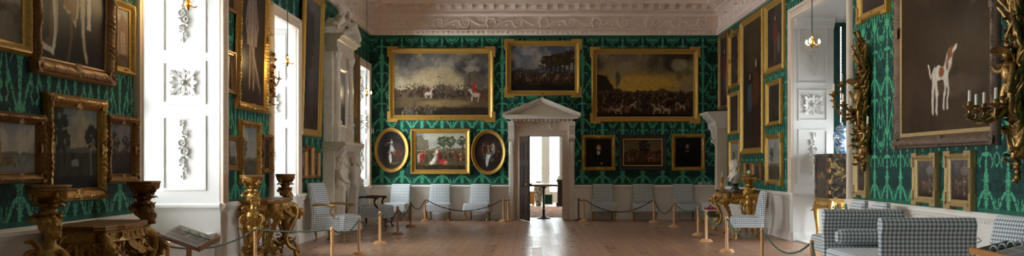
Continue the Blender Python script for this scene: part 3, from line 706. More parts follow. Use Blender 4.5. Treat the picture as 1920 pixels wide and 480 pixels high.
    def crowd(s, x0, x1, y0, y1, n, sz, cols, prof=None):
        for k in range(n):
            x = lerp(x0, x1, s.r.rand()); y = lerp(y0, y1, s.r.rand() ** 1.3); q = sz * (1.2 - .6 * (y - y0) / (y1 - y0 + 1e-6)); c = np.array(cols[s.r.randint(len(cols))]) * (.7 + .5 * s.r.rand())
            s.ell(x, y, q * (.5 + .6 * s.r.rand()), q * (.9 + .6 * s.r.rand()), c, .85, s.r.rand() - .5); s.ell(x + .2 * q, y + q * 1.3, q * .28, q * .3, (120, 92, 70), .6)
    def person(s, x, y, h, coat, skin=(186, 150, 122), legs=None):
        s.ell(x, y + h * .93, h * .048, h * .06, skin); s.poly([(x - h * .12 / s.asp, y + h * .82), (x + h * .12 / s.asp, y + h * .82), (x + h * .17 / s.asp, y + h * .4), (x - h * .17 / s.asp, y + h * .4)], coat)
        for q in (-1, 1):
            s.line([(x + q * .06 * h / s.asp, y + h * .45), (x + q * .07 * h / s.asp, y + h * .02)], h * .036, legs or coat)
            s.line([(x + q * .12 * h / s.asp, y + h * .8), (x + q * .2 * h / s.asp, y + h * .58), (x + q * .14 * h / s.asp, y + h * .45)], h * .032, coat)

def p_battle(p):
    p.sky(.42, (120, 122, 122), (168, 148, 112), (176, 160, 132), (84, 80, 76)); p.put((p.noise(3, 5) - .48) * 5 * np.clip((p.x - .52) * 5, 0, 1) * np.clip((p.y - .5) * 5, 0, 1), (66, 62, 60)); p.ell(.82, .74, .16, .06, (150, 140, 126), .7)
    p.ell(.45, .6, .5, .2, (190, 166, 122), .6); p.hills(.44, .1, (98, 86, 70), 4); p.poly([(.72, .35), (.74, .62), (.8, .7), (.86, .72), (.92, .66), (1, .6), (1, .3)], (92, 82, 68), .8); p.line([(.79, .68), (.79, .45)], .006, (50, 44, 38))
    p.ground(.42, (92, 76, 52), (70, 56, 40)); p.ell(.55, .2, .5, .06, (140, 118, 76), .7)
    p.crowd(.02, .98, .3, .5, 300, .019, [(60, 42, 34), (80, 70, 60), (46, 36, 30), (98, 66, 52), (84, 78, 70), (56, 54, 54)])
    p.horse(.36, .36, 1.25, (176, 164, 146), (110, 44, 38), 1); p.horse(.27, .38, 1.2, (70, 44, 32), (60, 50, 46)); p.horse(.86, .33, 1.6, (178, 160, 140), (160, 46, 36), -1); p.ell(.84, .47, .035, .10, (156, 52, 38), .9); p.horse(.95, .33, 1.6, (96, 60, 42), (70, 70, 74), -1)
    p.ground(.14, (54, 44, 32), (34, 28, 22)); p.crowd(.1, .45, .04, .16, 40, .03, [(88, 80, 62), (60, 52, 40), (110, 100, 84)]); p.line([(.47, .5), (.5, .62)], .004, (60, 40, 30)); p.ell(.47, .62, .02, .015, (150, 60, 50))
def p_battle_mountain(p):
    p.sky(.5, (70, 84, 104), (128, 122, 118), (150, 142, 136), (74, 76, 84)); p.hills(.52, .13, (70, 76, 84), 3)
    p.hills(.44, .06, (58, 50, 38), 5)
    for k in range(7): p.tree(.55 + .07 * k, .35 + .02 * k, .4, (52, 42, 28), (84, 66, 40), .6)
    p.ground(.38, (54, 44, 32), (36, 30, 24)); p.crowd(.05, .95, .22, .46, 170, .026, [(90, 66, 48), (60, 44, 34), (110, 90, 70), (120, 70, 50), (46, 38, 34)])
    p.horse(.52, .36, .8, (150, 130, 112)); p.horse(.72, .34, .7, (140, 120, 104)); p.ground(.16, (36, 30, 24), (26, 22, 18))
def p_battle_gold(p):
    p.sky(.45, (104, 98, 84), (176, 142, 62), (138, 124, 96), (66, 60, 50)); p.ell(.45, .52, .7, .16, (196, 156, 64), .75); p.put((p.noise(3, 5) - .45) * 5 * np.clip((p.x - .42) * 5, 0, 1) * np.clip((p.y - .66) * 6, 0, 1), (60, 54, 46)); p.ell(.85, .82, .16, .12, (170, 152, 116), .7)
    p.poly([(0, .2), (0, .68), (.1, .64), (.2, .42), (.3, .38), (.35, .2)], (48, 40, 30)); p.ell(.22, .6, .05, .14, (70, 62, 50), .7)
    p.hills(.42, .06, (74, 58, 34), 6); p.ground(.38, (54, 42, 28), (36, 28, 20))
    p.crowd(.0, 1, .1, .42, 330, .026, [(78, 54, 34), (50, 36, 26), (112, 88, 60), (96, 60, 42), (36, 28, 22), (130, 108, 80)])
    for x, y, k in ((.22, .12, 1.2), (.37, .2, 1.0), (.63, .13, 1.25), (.72, .12, 1.2), (.88, .18, .9)): p.horse(x, y, k, (166, 140, 104), None, 1 if x < .5 else -1)
    p.ground(.06, (34, 26, 18), (24, 20, 16))
def p_group(p):
    p.sky(.55, (120, 124, 120), (160, 156, 140), (170, 166, 150), None); p.poly([(0, .5), (0, .9), (.12, .95), (.2, .8), (.26, .82), (.28, .5)], (110, 100, 80)); p.hills(.6, .08, (92, 96, 72), 5)
    for x in (.55, .68, .93): p.tree(x, .5, .38, (58, 66, 46), (92, 96, 64), .5)
    p.hills(.56, .04, (104, 98, 70), 4); p.ground(.52, (88, 80, 56), (64, 56, 40)); p.line([(0, .5), (.3, .56), (.55, .5)], .012, (150, 146, 120), .6)
    for x, y, h, c in ((.08, .2, .3, (186, 170, 150)), (.13, .24, .34, (170, 60, 48)), (.18, .24, .34, (150, 66, 50)), (.22, .2, .32, (84, 72, 60)), (.6, .28, .34, (110, 84, 58)), (.7, .3, .36, (92, 74, 56)), (.76, .26, .3, (140, 90, 60)), (.9, .2, .36, (170, 120, 80)), (.95, .24, .34, (96, 76, 58)), (.84, .22, .34, (120, 66, 48))): p.fig(x, y, h, c)
    p.fig(.47, .2, .46, (172, 52, 46)); p.ell(.56, .22, .12, .09, (176, 56, 52)); p.ell(.6, .2, .05, .06, (200, 120, 110)); p.fig(.39, .14, .54, (226, 216, 200), (196, 186, 170), -.2); p.ell(.33, .2, .10, .06, (216, 206, 190), .9, .6)
    for k in range(40): p.ell(.45 + .55 * p.r.rand(), .45 + .2 * p.r.rand(), .012, .02, (60, 64, 44), .6)
    p.ground(.14, (62, 52, 38), (46, 38, 28)); p.line([(.2, .12), (.45, .18), (.75, .2)], .02, (126, 112, 76), .5)
def p_oval_a(p):
    p.grad([(0, (60, 52, 44)), (1, (40, 36, 36))]); n = p.noise(4); p.put((n - .5) * 3, (74, 62, 52))
    p.put((.3 - p.x) * 5, (78, 74, 84)); p.ell(.7, .42, .2, .16, (96, 58, 44), .8); p.ell(.66, .62, .2, .1, (70, 60, 56), .8)
    p.fig(.5, .42, .44, (206, 206, 200), (150, 158, 158)); p.fig(.6, .34, .26, (180, 140, 112)); p.fig(.42, .3, .24, (190, 160, 136)); p.ell(.45, .3, .05, .14, (206, 206, 200), .95); p.ell(.46, .22, .035, .07, (224, 224, 218)); p.ell(.3, .66, .06, .05, (120, 96, 80), .7); p.ell(.6, .15, .2, .035, (120, 96, 58), .8)
def p_oval_b(p):
    p.grad([(0, (54, 44, 40)), (1, (46, 38, 36))]); n = p.noise(4); p.put((n - .5) * 3, (80, 64, 56))
    for x, y, h, c in ((.3, .45, .34, (150, 84, 64)), (.68, .44, .38, (206, 190, 172)), (.82, .34, .3, (120, 64, 54)), (.48, .44, .32, (170, 130, 84)), (.33, .3, .2, (90, 104, 92))): p.fig(x, y, h, c)
    p.ell(.52, .42, .14, .07, (96, 112, 128), .9, .5); p.poly([(.44, .46), (.58, .42), (.5, .25), (.42, .1), (.38, .22)], (214, 214, 208)); p.line([(.45, .44), (.43, .14)], .012, (150, 150, 150), .7); p.line([(.5, .42), (.46, .16)], .01, (240, 240, 234), .7); p.ell(.62, .3, .1, .07, (96, 84, 62), .8)
def p_head(p, wig=True):
    p.grad([(0, (22, 17, 14)), (1, (36, 29, 23))]); p.ell(.5, .3, .34, .34, (26, 22, 20)); p.ell(.5, .68, .13, .17, (40, 28, 20) if not wig else (70, 52, 38)); p.ell(.5, .68, .085, .115, (192, 150, 118)); p.ell(.5, .7, .1, .02, (120, 86, 66), .3)
    p.ell(.47, .7, .012, .007, (40, 28, 22)); p.ell(.53, .7, .012, .007, (40, 28, 22)); p.ell(.5, .6, .03, .009, (120, 62, 52)); p.poly([(.42, .55), (.58, .55), (.53, .42), (.47, .42)], (188, 182, 170)); p.ell(.62, .12, .05, .04, (170, 130, 104))
def p_head_dim(p):
    p.grad([(0, (18, 15, 13)), (1, (26, 22, 19))]); p.ell(.46, .3, .3, .36, (20, 18, 17)); p.ell(.46, .7, .1, .14, (32, 24, 20)); p.ell(.46, .7, .068, .095, (150, 112, 88)); p.ell(.46, .54, .08, .03, (120, 116, 110))
def p_battle_dark(p):
    p.sky(.55, (84, 74, 56), (110, 92, 60), (100, 84, 58), None); p.hills(.55, .1, (56, 46, 34), 4); p.ground(.5, (62, 48, 32), (44, 34, 24)); p.crowd(.05, .98, .2, .56, 120, .05, [(96, 66, 44), (70, 52, 38), (130, 92, 60), (110, 50, 38), (50, 40, 32)]); p.tree(.55, .3, .6, (40, 34, 24), None, .5); p.horse(.7, .3, 2.2, (140, 96, 60), (110, 40, 34)); p.ground(.12, (36, 28, 20), (26, 20, 16))
def p_ship(p):
    p.sky(.3, (120, 116, 108), (150, 140, 124), (170, 160, 142), None); p.ground(.28, (120, 110, 92), (96, 86, 70))
    for x in (.3, .62): p.poly([(x, .3), (x + .16, .3), (x + .13, .85), (x + .02, .9)], (196, 186, 168), .7)
    p.ell(.5, .22, .3, .05, (70, 58, 44))
def p_king(p):
    p.grad([(0, (24, 17, 10)), (.5, (30, 22, 14)), (1, (36, 26, 18))]); n = p.noise(3); p.put((n - .5) * 2, (16, 12, 8)); p.put(np.clip((p.x - .74) * 8, 0, .7), (44, 22, 14))
    p.ground(.03, (34, 26, 17), (26, 19, 12)); p.poly([(.08, 1), (.30, 1), (.27, .3), (.25, .14), (.20, .02), (.16, .05), (.04, .07), (.13, .10), (.17, .28)], (88, 66, 44)); p.line([(.18, .34), (.2, .24), (.235, .14), (.22, .06), (.19, .03), (.05, .055)], .02, (206, 196, 176)); p.line([(.21, .34), (.25, .2), (.25, .12)], .012, (170, 158, 138))
    p.poly([(.30, .62), (.62, .62), (.58, .24), (.52, .17), (.40, .22), (.34, .24)], (118, 78, 36)); p.line([(.34, .24), (.42, .215), (.52, .17), (.56, .26)], .008, (190, 176, 150)); p.line([(.555, .2), (.56, .5)], .006, (190, 176, 150))
    p.line([(.45, .2), (.46, .12), (.43, .03)], .020, (84, 62, 42)); p.line([(.62, .32), (.64, .14), (.71, .025)], .022, (176, 158, 130)); p.line([(.62, .3), (.64, .14)], .028, (196, 182, 160), .7); p.poly([(.70, .16), (.70, .45), (.77, .45), (.765, .155)], (196, 186, 168)); p.ell(.5, .85, .06, .07, (190, 150, 120)); p.ell(.5, .88, .09, .06, (52, 36, 26), .9)
def p_ruin(p):
    p.sky(.35, (128, 128, 124), (160, 148, 128), (170, 160, 142), None); p.poly([(.3, .2), (.3, .72), (.55, .95), (.98, .78), (1, .2)], (138, 108, 84)); 
    for x in (.5, .62, .74): p.poly([(x, .22), (x, .6), (x + .05, .6), (x + .05, .22)], (196, 178, 156))
    p.ground(.22, (108, 86, 62), (80, 64, 48)); p.ell(.2, .7, .12, .2, (120, 118, 110), .6)
def p_seascape(p):
    p.sky(.42, (138, 146, 146), (170, 160, 138), (186, 176, 156), None); p.hills(.42, .05, (108, 104, 88), 6); p.ground(.36, (130, 128, 116), (104, 100, 84)); p.ell(.3, .25, .3, .14, (110, 92, 64)); p.crowd(.1, .6, .12, .3, 16, .04, [(110, 80, 56), (80, 64, 50), (140, 110, 80)]); p.tree(.02, .3, .5, (70, 64, 44), None, .4)
def p_wood(p):
    p.sky(.5, (104, 118, 122), (150, 136, 106), (160, 148, 122), None); p.hills(.52, .05, (84, 84, 70), 5); p.ground(.46, (58, 54, 38), (38, 36, 26)); p.tree(.16, .2, .78, (30, 30, 20), (44, 42, 26), .42); p.tree(.3, .3, .42, (40, 40, 28), None, .5)
    p.ell(.52, .32, .14, .06, (150, 150, 140), .8); p.poly([(.84, .12), (.84, .5), (.88, .52), (.9, .12)], (140, 130, 112), .6); p.tree(.9, .3, .5, (42, 38, 28), None, .5); p.ground(.16, (32, 28, 20), (22, 20, 15))
def p_wood2(p):
    p.sky(.5, (92, 102, 112), (122, 112, 104), (132, 122, 114), None); p.hills(.5, .06, (70, 64, 56), 4); p.ground(.42, (64, 48, 36), (44, 34, 26)); p.tree(.3, .3, .5, (44, 38, 28), (64, 54, 36), .6); p.tree(.8, .35, .4, (50, 40, 30), None, .6); p.ground(.12, (40, 30, 22), (28, 22, 18))
def p_lady(p):
    p.grad([(0, (40, 31, 26)), (1, (52, 43, 38))]); n = p.noise(3); p.put((n - .5) * 3, (30, 24, 20)); p.person(.5, .1, .8, (110, 96, 90)); p.poly([(.44, .9), (.56, .9), (.62, .35), (.92, .1), (.5, .18), (.42, .4)], (88, 78, 74), .6); p.line([(.52, .85), (.5, .4), (.62, .32), (.85, .08)], .012, (150, 138, 128), .6)
def p_column(p):
    p.grad([(0, (64, 58, 54)), (1, (96, 92, 92))]); n = p.noise(3); p.put((n - .5) * 3, (76, 72, 72)); p.ground(.2, (70, 58, 44), (50, 42, 34)); p.person(.55, .08, .5, (92, 80, 84)); p.tree(.2, .2, .7, (60, 56, 46), None, .4)
def p_bay(p):
    p.grad([(0, (70, 62, 44)), (.1, (84, 120, 116)), (.22, (60, 108, 116)), (.32, (160, 130, 76)), (.6, (112, 100, 80)), (1, (86, 78, 68))]); n = p.noise(3); p.put((n - .5) * 2, (110, 96, 76)); p.poly([(0, .05), (0, .5), (.2, .3), (.26, .05)], (70, 56, 40))
def p_two(p):
    p.grad([(0, (44, 32, 22)), (.6, (34, 28, 22)), (1, (70, 56, 34))]); p.ell(.5, .75, .3, .2, (84, 66, 40), .5); p.person(.36, .08, .52, (58, 68, 78), legs=(44, 48, 54)); p.person(.66, .08, .62, (84, 46, 28), legs=(74, 40, 26)); p.ground(.1, (62, 46, 30), (44, 34, 24))
def p_red(p):
    p.grad([(0, (52, 42, 34)), (1, (60, 54, 50))]); n = p.noise(3); p.put((n - .5) * 3, (36, 32, 28)); p.person(.48, .06, .8, (104, 46, 36), legs=(98, 88, 78)); p.ell(.7, .35, .14, .2, (120, 112, 104), .7); p.ground(.08, (66, 50, 38), (46, 36, 28))
def p_dim(p):
    p.grad([(0, (40, 32, 26)), (1, (50, 44, 38))]); n = p.noise(4); p.put((n - .5) * 3, (70, 60, 50)); p.crowd(.25, .75, .1, .55, 14, .09, [(80, 64, 52), (110, 92, 74), (60, 48, 40)])
def p_misty(p):
    p.sky(.4, (118, 124, 126), (140, 134, 120), (150, 146, 136), None); p.hills(.4, .06, (92, 92, 82), 4); p.ground(.34, (82, 76, 62), (58, 52, 44)); p.tree(.25, .25, .5, (66, 66, 54), None, .5)
def p_conversation(p):
    p.grad([(0, (54, 42, 33)), (.5, (66, 58, 52)), (1, (104, 102, 102))]); n = p.noise(4); p.put((n - .5) * 3, (64, 56, 52)); p.ell(.65, .75, .3, .16, (132, 124, 112), .6)
    for k in range(9): p.fig(.2 + .07 * k, .12 + .1 * p.r.rand(), .3 + .12 * p.r.rand(), [(110, 88, 70), (92, 70, 54), (150, 134, 116), (84, 60, 48)][k % 4])
    p.ell(.66, .16, .06, .06, (176, 160, 138), .8); p.ground(.08, (44, 34, 26), (32, 26, 20))
def p_storm(p):
    p.grad([(0, (54, 44, 36)), (.5, (72, 66, 62)), (1, (96, 96, 100))]); p.ell(.7, .65, .22, .26, (170, 168, 160), .8); n = p.noise(4); p.put((n - .52) * 4, (48, 42, 38)); p.tree(.3, .15, .7, (44, 36, 28), None, .5)
def p_dog(p):
    p.grad([(0, (66, 50, 36)), (.2, (60, 46, 32)), (.4, (45, 34, 23)), (1, (50, 37, 23))]); n = p.noise(3, 6); p.put((n - .5) * 3, (42, 31, 22)); p.put((p.noise(3) - .55) * 4 * (p.y > .45), (74, 55, 36))
    p.ell(.72, .68, .18, .14, (40, 33, 28), .8); p.ell(.62, .64, .08, .2, (34, 28, 24), .7); p.ell(.8, .45, .1, .1, (56, 46, 40), .6); p.ell(.83, .56, .05, .05, (120, 100, 84), .6)
    p.ell(.66, .20, .3, .05, (92, 76, 62), .5); el, po, li = p.ell, p.poly, p.line; tx = lambda x: .34 + (x - .22) * .79; ty = lambda y: .10 + (y - .26) * .60
    p.ell = lambda cx, cy, rx, ry, c, a=1., ang=0, soft=.35: el(tx(cx), ty(cy), rx * .79, ry * .62, c, a, ang, soft)
    p.poly = lambda pts, c, a=1.: po([(tx(x), ty(y)) for x, y in pts], c, a); p.line = lambda pts, wd, c, a=1.: li([(tx(x), ty(y)) for x, y in pts], wd, c, a)
    wh = (190, 180, 164); tan = (126, 74, 46)
    p.poly([(.30, .57), (.36, .60), (.44, .585), (.5, .57), (.505, .50), (.46, .475), (.36, .50), (.30, .49)], wh)
    p.ell(.32, .54, .035, .06, wh); p.ell(.475, .53, .04, .06, wh); p.line([(.475, .55), (.515, .615), (.525, .645)], .045, wh); p.ell(.545, .675, .05, .04, tan, 1, .5); p.ell(.585, .69, .045, .02, wh, 1, .5); p.ell(.515, .66, .02, .045, (110, 62, 38))
    p.ell(.32, .50, .045, .075, wh, 1, .3); p.ell(.465, .5, .045, .085, wh); p.ell(.40, .535, .13, .045, wh)
    p.line([(.31, .52), (.29, .40), (.285, .27)], .017, wh); p.line([(.335, .5), (.35, .40), (.34, .26)], .016, wh); p.line([(.455, .5), (.455, .38), (.445, .28)], .012, wh); p.line([(.49, .52), (.5, .40), (.495, .29)], .012, wh)
    p.line([(.295, .56), (.255, .51), (.225, .55), (.22, .60)], .010, wh); p.ell(.41, .55, .04, .045, tan); p.ell(.495, .59, .022, .05, tan)

def moulding(prof, w, h, carve=None, nseg=1, ear=None):
    """mitred picture frame round a w x h sight; prof: (d outward, height toward viewer). carve: (amp, pitch, lo, hi) waves between d's"""
    mb = MB(); hw, hh = w / 2, h / 2
    corners = [(-1, -1), (1, -1), (1, 1), (-1, 1)]; rs = []
    for k in range(4):
        (ax, ay), (bx, by) = corners[k], corners[(k + 1) % 4]; L = w if ay == by else h
        n = nseg if nseg == 1 else max(2, int(L / nseg))
        for i in range(n):
            t = i / n; ring = []
            for d, z in prof:
                x = lerp(ax * (hw + d), bx * (hw + d), t); y = lerp(ay * (hh + d), by * (hh + d), t)
                if carve and carve[2] <= d <= carve[3] and i:
                    q = abs(math.sin(PI * L * t / carve[1] + d * 9)); z += carve[0] * q * (.6 + .4 * math.cos(PI * 2 * L * t / (carve[1] * 5.3)))
                ring.append((x, -z, y))
            rs.append(ring)
    return mb.rings(rs, closed=True)
def prof_of(style, W):
    if style == 'carved': return [(0, .015), (.0, .02), (W * .12, .035), (W * .18, .03), (W * .3, .055), (W * .55, .085), (W * .72, .08), (W * .8, .06), (W * .9, .065), (W, .04), (W, .002), (0, .002)]
    if style == 'plain': return [(0, .015), (W * .1, .03), (W * .2, .03), (W * .45, .05), (W * .62, .075), (W * .8, .08), (W * .95, .06), (W, .04), (W, .002), (0, .002)]
    return [(0, .015), (W * .15, .022), (W * .25, .045), (W * .6, .05), (W * .7, .07), (W * .92, .072), (W, .05), (W, .002), (0, .002)]

CANVAS = None
def canvas_mat():
    global CANVAS
    t = NT('oil_paint_on_canvas'); a = t.n('ShaderNodeAttribute', attribute_name='Col')
    CANVAS = t.bsdf(a.outputs['Color'], .5, 0, t.bump(t.noise(60, 3, t.obj()), .12, .003), Specular_IOR_Level=.1)
def canvas(name, w, h, painter, seed, res, parent, oval=False):
    nx = max(16, int(w / res)); ny = max(16, int(h / res)); p = Paint(nx, ny, seed); painter(p); c = p.fin()
    mb = MB(); xs = np.linspace(-w / 2, w / 2, nx); zs = np.linspace(-h / 2, h / 2, ny)
    X, Z = np.meshgrid(xs, zs)
    if oval:
        u, v = X / (w / 2), Z / (h / 2); X, Z = u * np.sqrt(1 - v * v / 2) * w / 2, v * np.sqrt(1 - u * u / 2) * h / 2
    co = np.stack([X, np.full_like(X, -.016), Z], -1).reshape(-1, 3)
    i = np.arange(nx * ny).reshape(ny, nx); f = np.stack([i[:-1, :-1], i[:-1, 1:], i[1:, 1:], i[1:, :-1]], -1).reshape(-1, 4)
    me = bpy.data.meshes.new(name); me.vertices.add(len(co)); me.vertices.foreach_set('co', co.astype('f').ravel())
    me.loops.add(f.size); me.loops.foreach_set('vertex_index', f.astype('i').ravel()); me.polygons.add(len(f)); me.polygons.foreach_set('loop_start', np.arange(0, f.size, 4, dtype='i'))
    me.update(); me.validate()
    at = me.color_attributes.new('Col', 'FLOAT_COLOR', 'POINT'); at.data.foreach_set('color', np.concatenate([c.reshape(-1, 3), np.ones((nx * ny, 1))], 1).astype('f').ravel())
    me.materials.append(CANVAS); o = bpy.data.objects.new(name, me); COL.objects.link(o); o.parent = parent; return o

PSEED = [11]
def picture(wall, a, b, z0, z1, painter, label, W=.1, style='plain', mat='gold', ears=False, slip=None, tilt=0, group=None, plate=False, off=0.0, crest=False):
    """a, b: outer edges along the wall (x on the far wall, y on the side walls)"""
    PSEED[0] += 1; seed = PSEED[0]; w = abs(b - a) - 2 * W; h = z1 - z0 - 2 * W; m = (a + b) / 2
    loc, rz = {'back': ((m, YB - off, z0), 0), 'left': ((XL + off, m, z0), PI / 2), 'right': ((XR - off, m, z0), -PI / 2)}[wall]
    root = empty('picture', loc, rz, label, 'painting', group); root.rotation_euler = (R(tilt), 0, rz)
    sub = Matrix.Translation((0, 0, (z1 - z0) / 2)); big = W > .09
    prof = prof_of(style, W)
    dist = {'back': YB, 'left': m, 'right': m}[wall]
    carve = {'carved': (.020, .05, W * .28, W * .75), 'plain': (.006, .05, W * .5, W * .85), 'flat': None}[style]
    fr = moulding(prof, w, h, carve, {'carved': .0125, 'plain': .02}.get(style, 1) if carve else 1)
    if style == 'carved':
        rr = random.Random(seed); hw, hh = w / 2 + W * .5, h / 2 + W * .5
        for sx in (-1, 1):
            for sz in (-1, 1):
                for k in range(5):
                    an = PI / 2 * k / 4; d = Vector((sx * math.cos(an), 0, sz * math.sin(an))); leaf(fr, (sx * hw - d.x * W * .45, -.07, sz * hh - d.z * W * .45), d, (0, -1, 0), W * .95, W * .2, .12, 6)
        for sx, sz in ((0, 1), (0, -1), (1, 0), (-1, 0)):
            for k in range(-2, 3):
                d = Vector((sx + (sz != 0) * k * .45, 0, sz + (sx != 0) * k * .45)); leaf(fr, (sx * hw - d.x * W * .45, -.072, sz * hh - d.z * W * .45), d, (0, -1, 0), W * .85, W * .17, .1, 6)
    fr.xf(sub)
    fo = fr.build('frame', M[mat], root, ang=50)
    if ears:
        for sx in (-1, 1):
            for sz in (-1, 1):
                e = MB(); q = W * 1.75; px = 0
                # L shaped ear with a round flower
                o_, i_, l_ = 1.3 * W, .55 * W, -.9 * W
                e.rings([[(sx * (w / 2 + a), y, sz * (h / 2 + b)) for a, b in ((o_, o_), (l_, o_), (l_, i_), (i_, i_), (i_, l_), (o_, l_))] for y in (-.08, -.004)])
                c = Vector((sx * (w / 2 + W * .58), -.08, sz * (h / 2 + W * .58))); 
                for k in range(6): leaf(e, c, (math.cos(k * PI / 3), 0, math.sin(k * PI / 3)), (0, -1, 0), W * .3, W * .11, .4, 4)
                e.ell(c, (W * .1,) * 3, 8, 6); e.xf(sub); e.build('corner_block', M[mat], root, bevel=.004)
    if slip:
        s = moulding([(0, .014), (0, .03), (slip, .034), (slip, .014)], w - 2 * slip, h - 2 * slip); s.xf(sub); s.build('slip', M['giltpale' if mat == 'oldbrown' else 'slip'], root)
    if crest:
        c = MB(); z = z1 - z0
        for k in range(-3, 4): leaf(c, (k * W * .12, -.04, z - W * .7), (k * .4, 0, 1), (0, -1, 0), W * 1.5, W * .3, .35, 5)
        c.build('crest', M[mat], root)
    res = .009 if dist > 26 else .0075 if w > 1.2 and dist < 16 else .011
    co = canvas('canvas', w, h, painter, seed, res, root); co.location = (0, 0, (z1 - z0) / 2)
    if plate:
        q = MB(); q.box(-.04, .04, -.075, -.06, W * .25, W * .6); q.build('name_plate', M['brass'], root, smooth=False)
    return root
def oval_picture(xa, xb, z0, z1, painter, label, W=.11):
    PSEED[0] += 1; root = empty('picture', ((xa + xb) / 2, YB, z0), 0, label, 'painting'); w, h = xb - xa - 2 * W, z1 - z0 - 2 * W; zc = (z1 - z0) / 2
    prof = prof_of('plain', W); rs = []
    for k in range(72):
        a = 2 * PI * k / 72; rs.append([((w / 2 + d) * math.cos(a), -(z + (.006 * (k % 2) if .4 * W < d < .9 * W else 0)), zc + (h / 2 + d) * math.sin(a)) for d, z in prof])
    MB().rings(rs, closed=True).build('frame', M['gold'], root, ang=50)
    b = MB()
    for k in range(64): a = 2 * PI * k / 64; b.ell(((w / 2 + .012) * math.cos(a), -.03, zc + (h / 2 + .012) * math.sin(a)), (.012,) * 3, 6, 5)
    b.build('beading', M['slip'], root)
    co = canvas('canvas', w * 1.015, h * 1.015, painter, PSEED[0], .009, root, True); co.location = (0, 0, zc)

def yl(px, o=.05): return F * (XL + o) / (px - CX)
def yr(px, o=.05): return F * (XR - o) / (px - CX)
def xb(px): return (px - CX) / 66.05
def zb(py): return H - (py - CY) / 66.05
def hang_pictures():
    canvas_mat()
    B = lambda x0, x1, y0, y1, *a, **k: picture('back', xb(x0), xb(x1), zb(y1), zb(y0), *a, **k)
    B(729, 926, 90, 226, p_battle, 'large battle painting with a grey horse and pale sky above the oval pictures, far wall', .135, 'plain', 'gold', True, .02, plate=True)
    B(948, 1088, 76, 180, p_battle_mountain, 'dark battle landscape in a gilt eared frame directly above the white pediment', .135, 'plain', 'gold', True, .02, plate=True)
    B(1109, 1310, 91, 229, p_battle_gold, 'large battle painting with a golden sky above the two dark portraits', .135, 'plain', 'gold', True, .02, plate=True)
    oval_picture(xb(701), xb(767), zb(324), zb(239), p_oval_a, 'oval painting of a figure in white drapery, in gilt, above the far corner chair')
    oval_picture(xb(883), xb(949), zb(328), zb(243), p_oval_b, 'oval painting of seated figures, in gilt, beside the white doorcase')
    B(770, 882, 241, 327, p_group, 'painting of a running woman in white among figures, between the two ovals', .12, 'plain', 'gold', slip=.02)
    B(1091, 1154, 253, 320, p_head, 'dark portrait of a bearded sitter with white collar, nearest the white doorcase', .11, 'carved', 'gold')
    B(1160, 1250, 252, 319, p_battle_dark, 'dark battle scene in a black frame with a thin gilt edge', .12, 'flat', 'black', slip=.025)
    B(1259, 1322, 251, 320, p_head_dim, 'very dark half length portrait above the chair by the green exit sign', .11, 'carved', 'gold')
    Lp = lambda *a, **k: picture('left', *a, **k)
    Lp(8.15, yl(57), 2.53, 4.0, p_ship, 'pale painting of ships in a plain gilt frame, upper row, cut by the photo edge', .11, 'plain', 'gold', plate=True)
    Lp(yl(62), yl(212), 2.39, 5.0, p_king, 'huge full length portrait of a figure in a pale mantle, carved gilt frame', .17, 'carved', 'gold_dark', plate=True, tilt=1)
    Lp(yl(213.5), yl(251), 2.556, 3.37, p_ruin, 'painting of pale ruined columns in gilt frame beside the near window', .09, 'plain', 'gold', plate=True)
    Lp(yl(-14), yl(82), 1.376, 2.01, p_seascape, 'pale coastal landscape hung low above the near torchere', .1, 'carved', 'gold_dark')
    Lp(yl(87), yl(197), 1.18, 2.235, p_wood, 'wooded lake landscape in a broad carved gilt frame above the near console table', .13, 'carved', 'gold_carved')
    Lp(yl(199), yl(257), 1.336, 2.1, p_wood2, 'brown wooded landscape in carved frame beside the near window opening', .11, 'carved', 'gold_dark')
    Lp(yl(424), yl(441), 2.625, 3.27, p_dim, 'narrow dim picture beside the near window, middle row', .08, 'flat', 'gold_dark')
    Lp(yl(425), yl(444), 3.87, 4.75, p_column, 'dim picture hung highest beside the near window', .08, 'plain', 'gold_dark')
    Lp(yl(444.5), yl(501), 2.42, 4.95, p_lady, 'tall full length portrait of a figure in grey between the two left windows', .13, 'carved', 'gold_carved', tilt=1)
    Lp(yl(503), yl(511), 3.80, 4.38, p_dim, 'small gilt picture above the carved sconce by the middle window', .06, 'plain', 'gold')
    Lp(yl(427), yl(449), 1.46, 1.99, p_misty, 'small misty picture in dark frame beside the near window, low row', .08, 'flat', 'gold_dark')
    Lp(yl(451), yl(488), 1.24, 2.26, p_misty, 'misty landscape in a gilt carved frame above the second console table', .11, 'carved', 'gold_carved')
    Lp(yl(490), yl(510), 1.40, 2.07, p_dim, 'dim landscape in carved frame beside the middle window, low row', .09, 'carved', 'gold_dark')
    Lp(yl(565), yl(601), 2.13, 5.1, p_column, 'very tall gilt framed landscape between the middle window and the chimneypiece', .16, 'plain', 'gold', tilt=1.5)
    Lp(yl(564), yl(574.5), 1.28, 1.86, p_misty, 'small misty picture nearest the middle window, under the very tall landscape', .08, 'plain', 'gold_dark')
    Lp(yl(575.5), yl(587), 1.27, 1.95, p_dim, 'small dark picture in brown frame, middle of three under the tall landscape', .08, 'plain', 'gold_dark')
    Lp(yl(588), yl(599), 1.27, 1.85, p_wood2, 'small wooded picture closest to the chimneypiece, under the tall landscape', .08, 'plain', 'gold_dark')
    Lp(25.55, 27.5, 2.05, 4.43, p_bay, 'tall picture with a turquoise bay beyond the chimneypiece, by the far window', .12, 'plain', 'gold_dark')
    Rp = lambda *a, **k: picture('right', *a, **k)
    Rp(29.55, yr(1365), 2.99 + .1, 5.18, p_red, 'dark tall portrait above the white doorcase in the far corner', .12, 'plain', 'gold_dark')
    Rp(yr(1367), yr(1387), 3.56, 5.05, p_dim, 'narrow picture in a heavily carved gilt leaf frame near the far corner', .13, 'carved', 'gold_bright', crest=True)
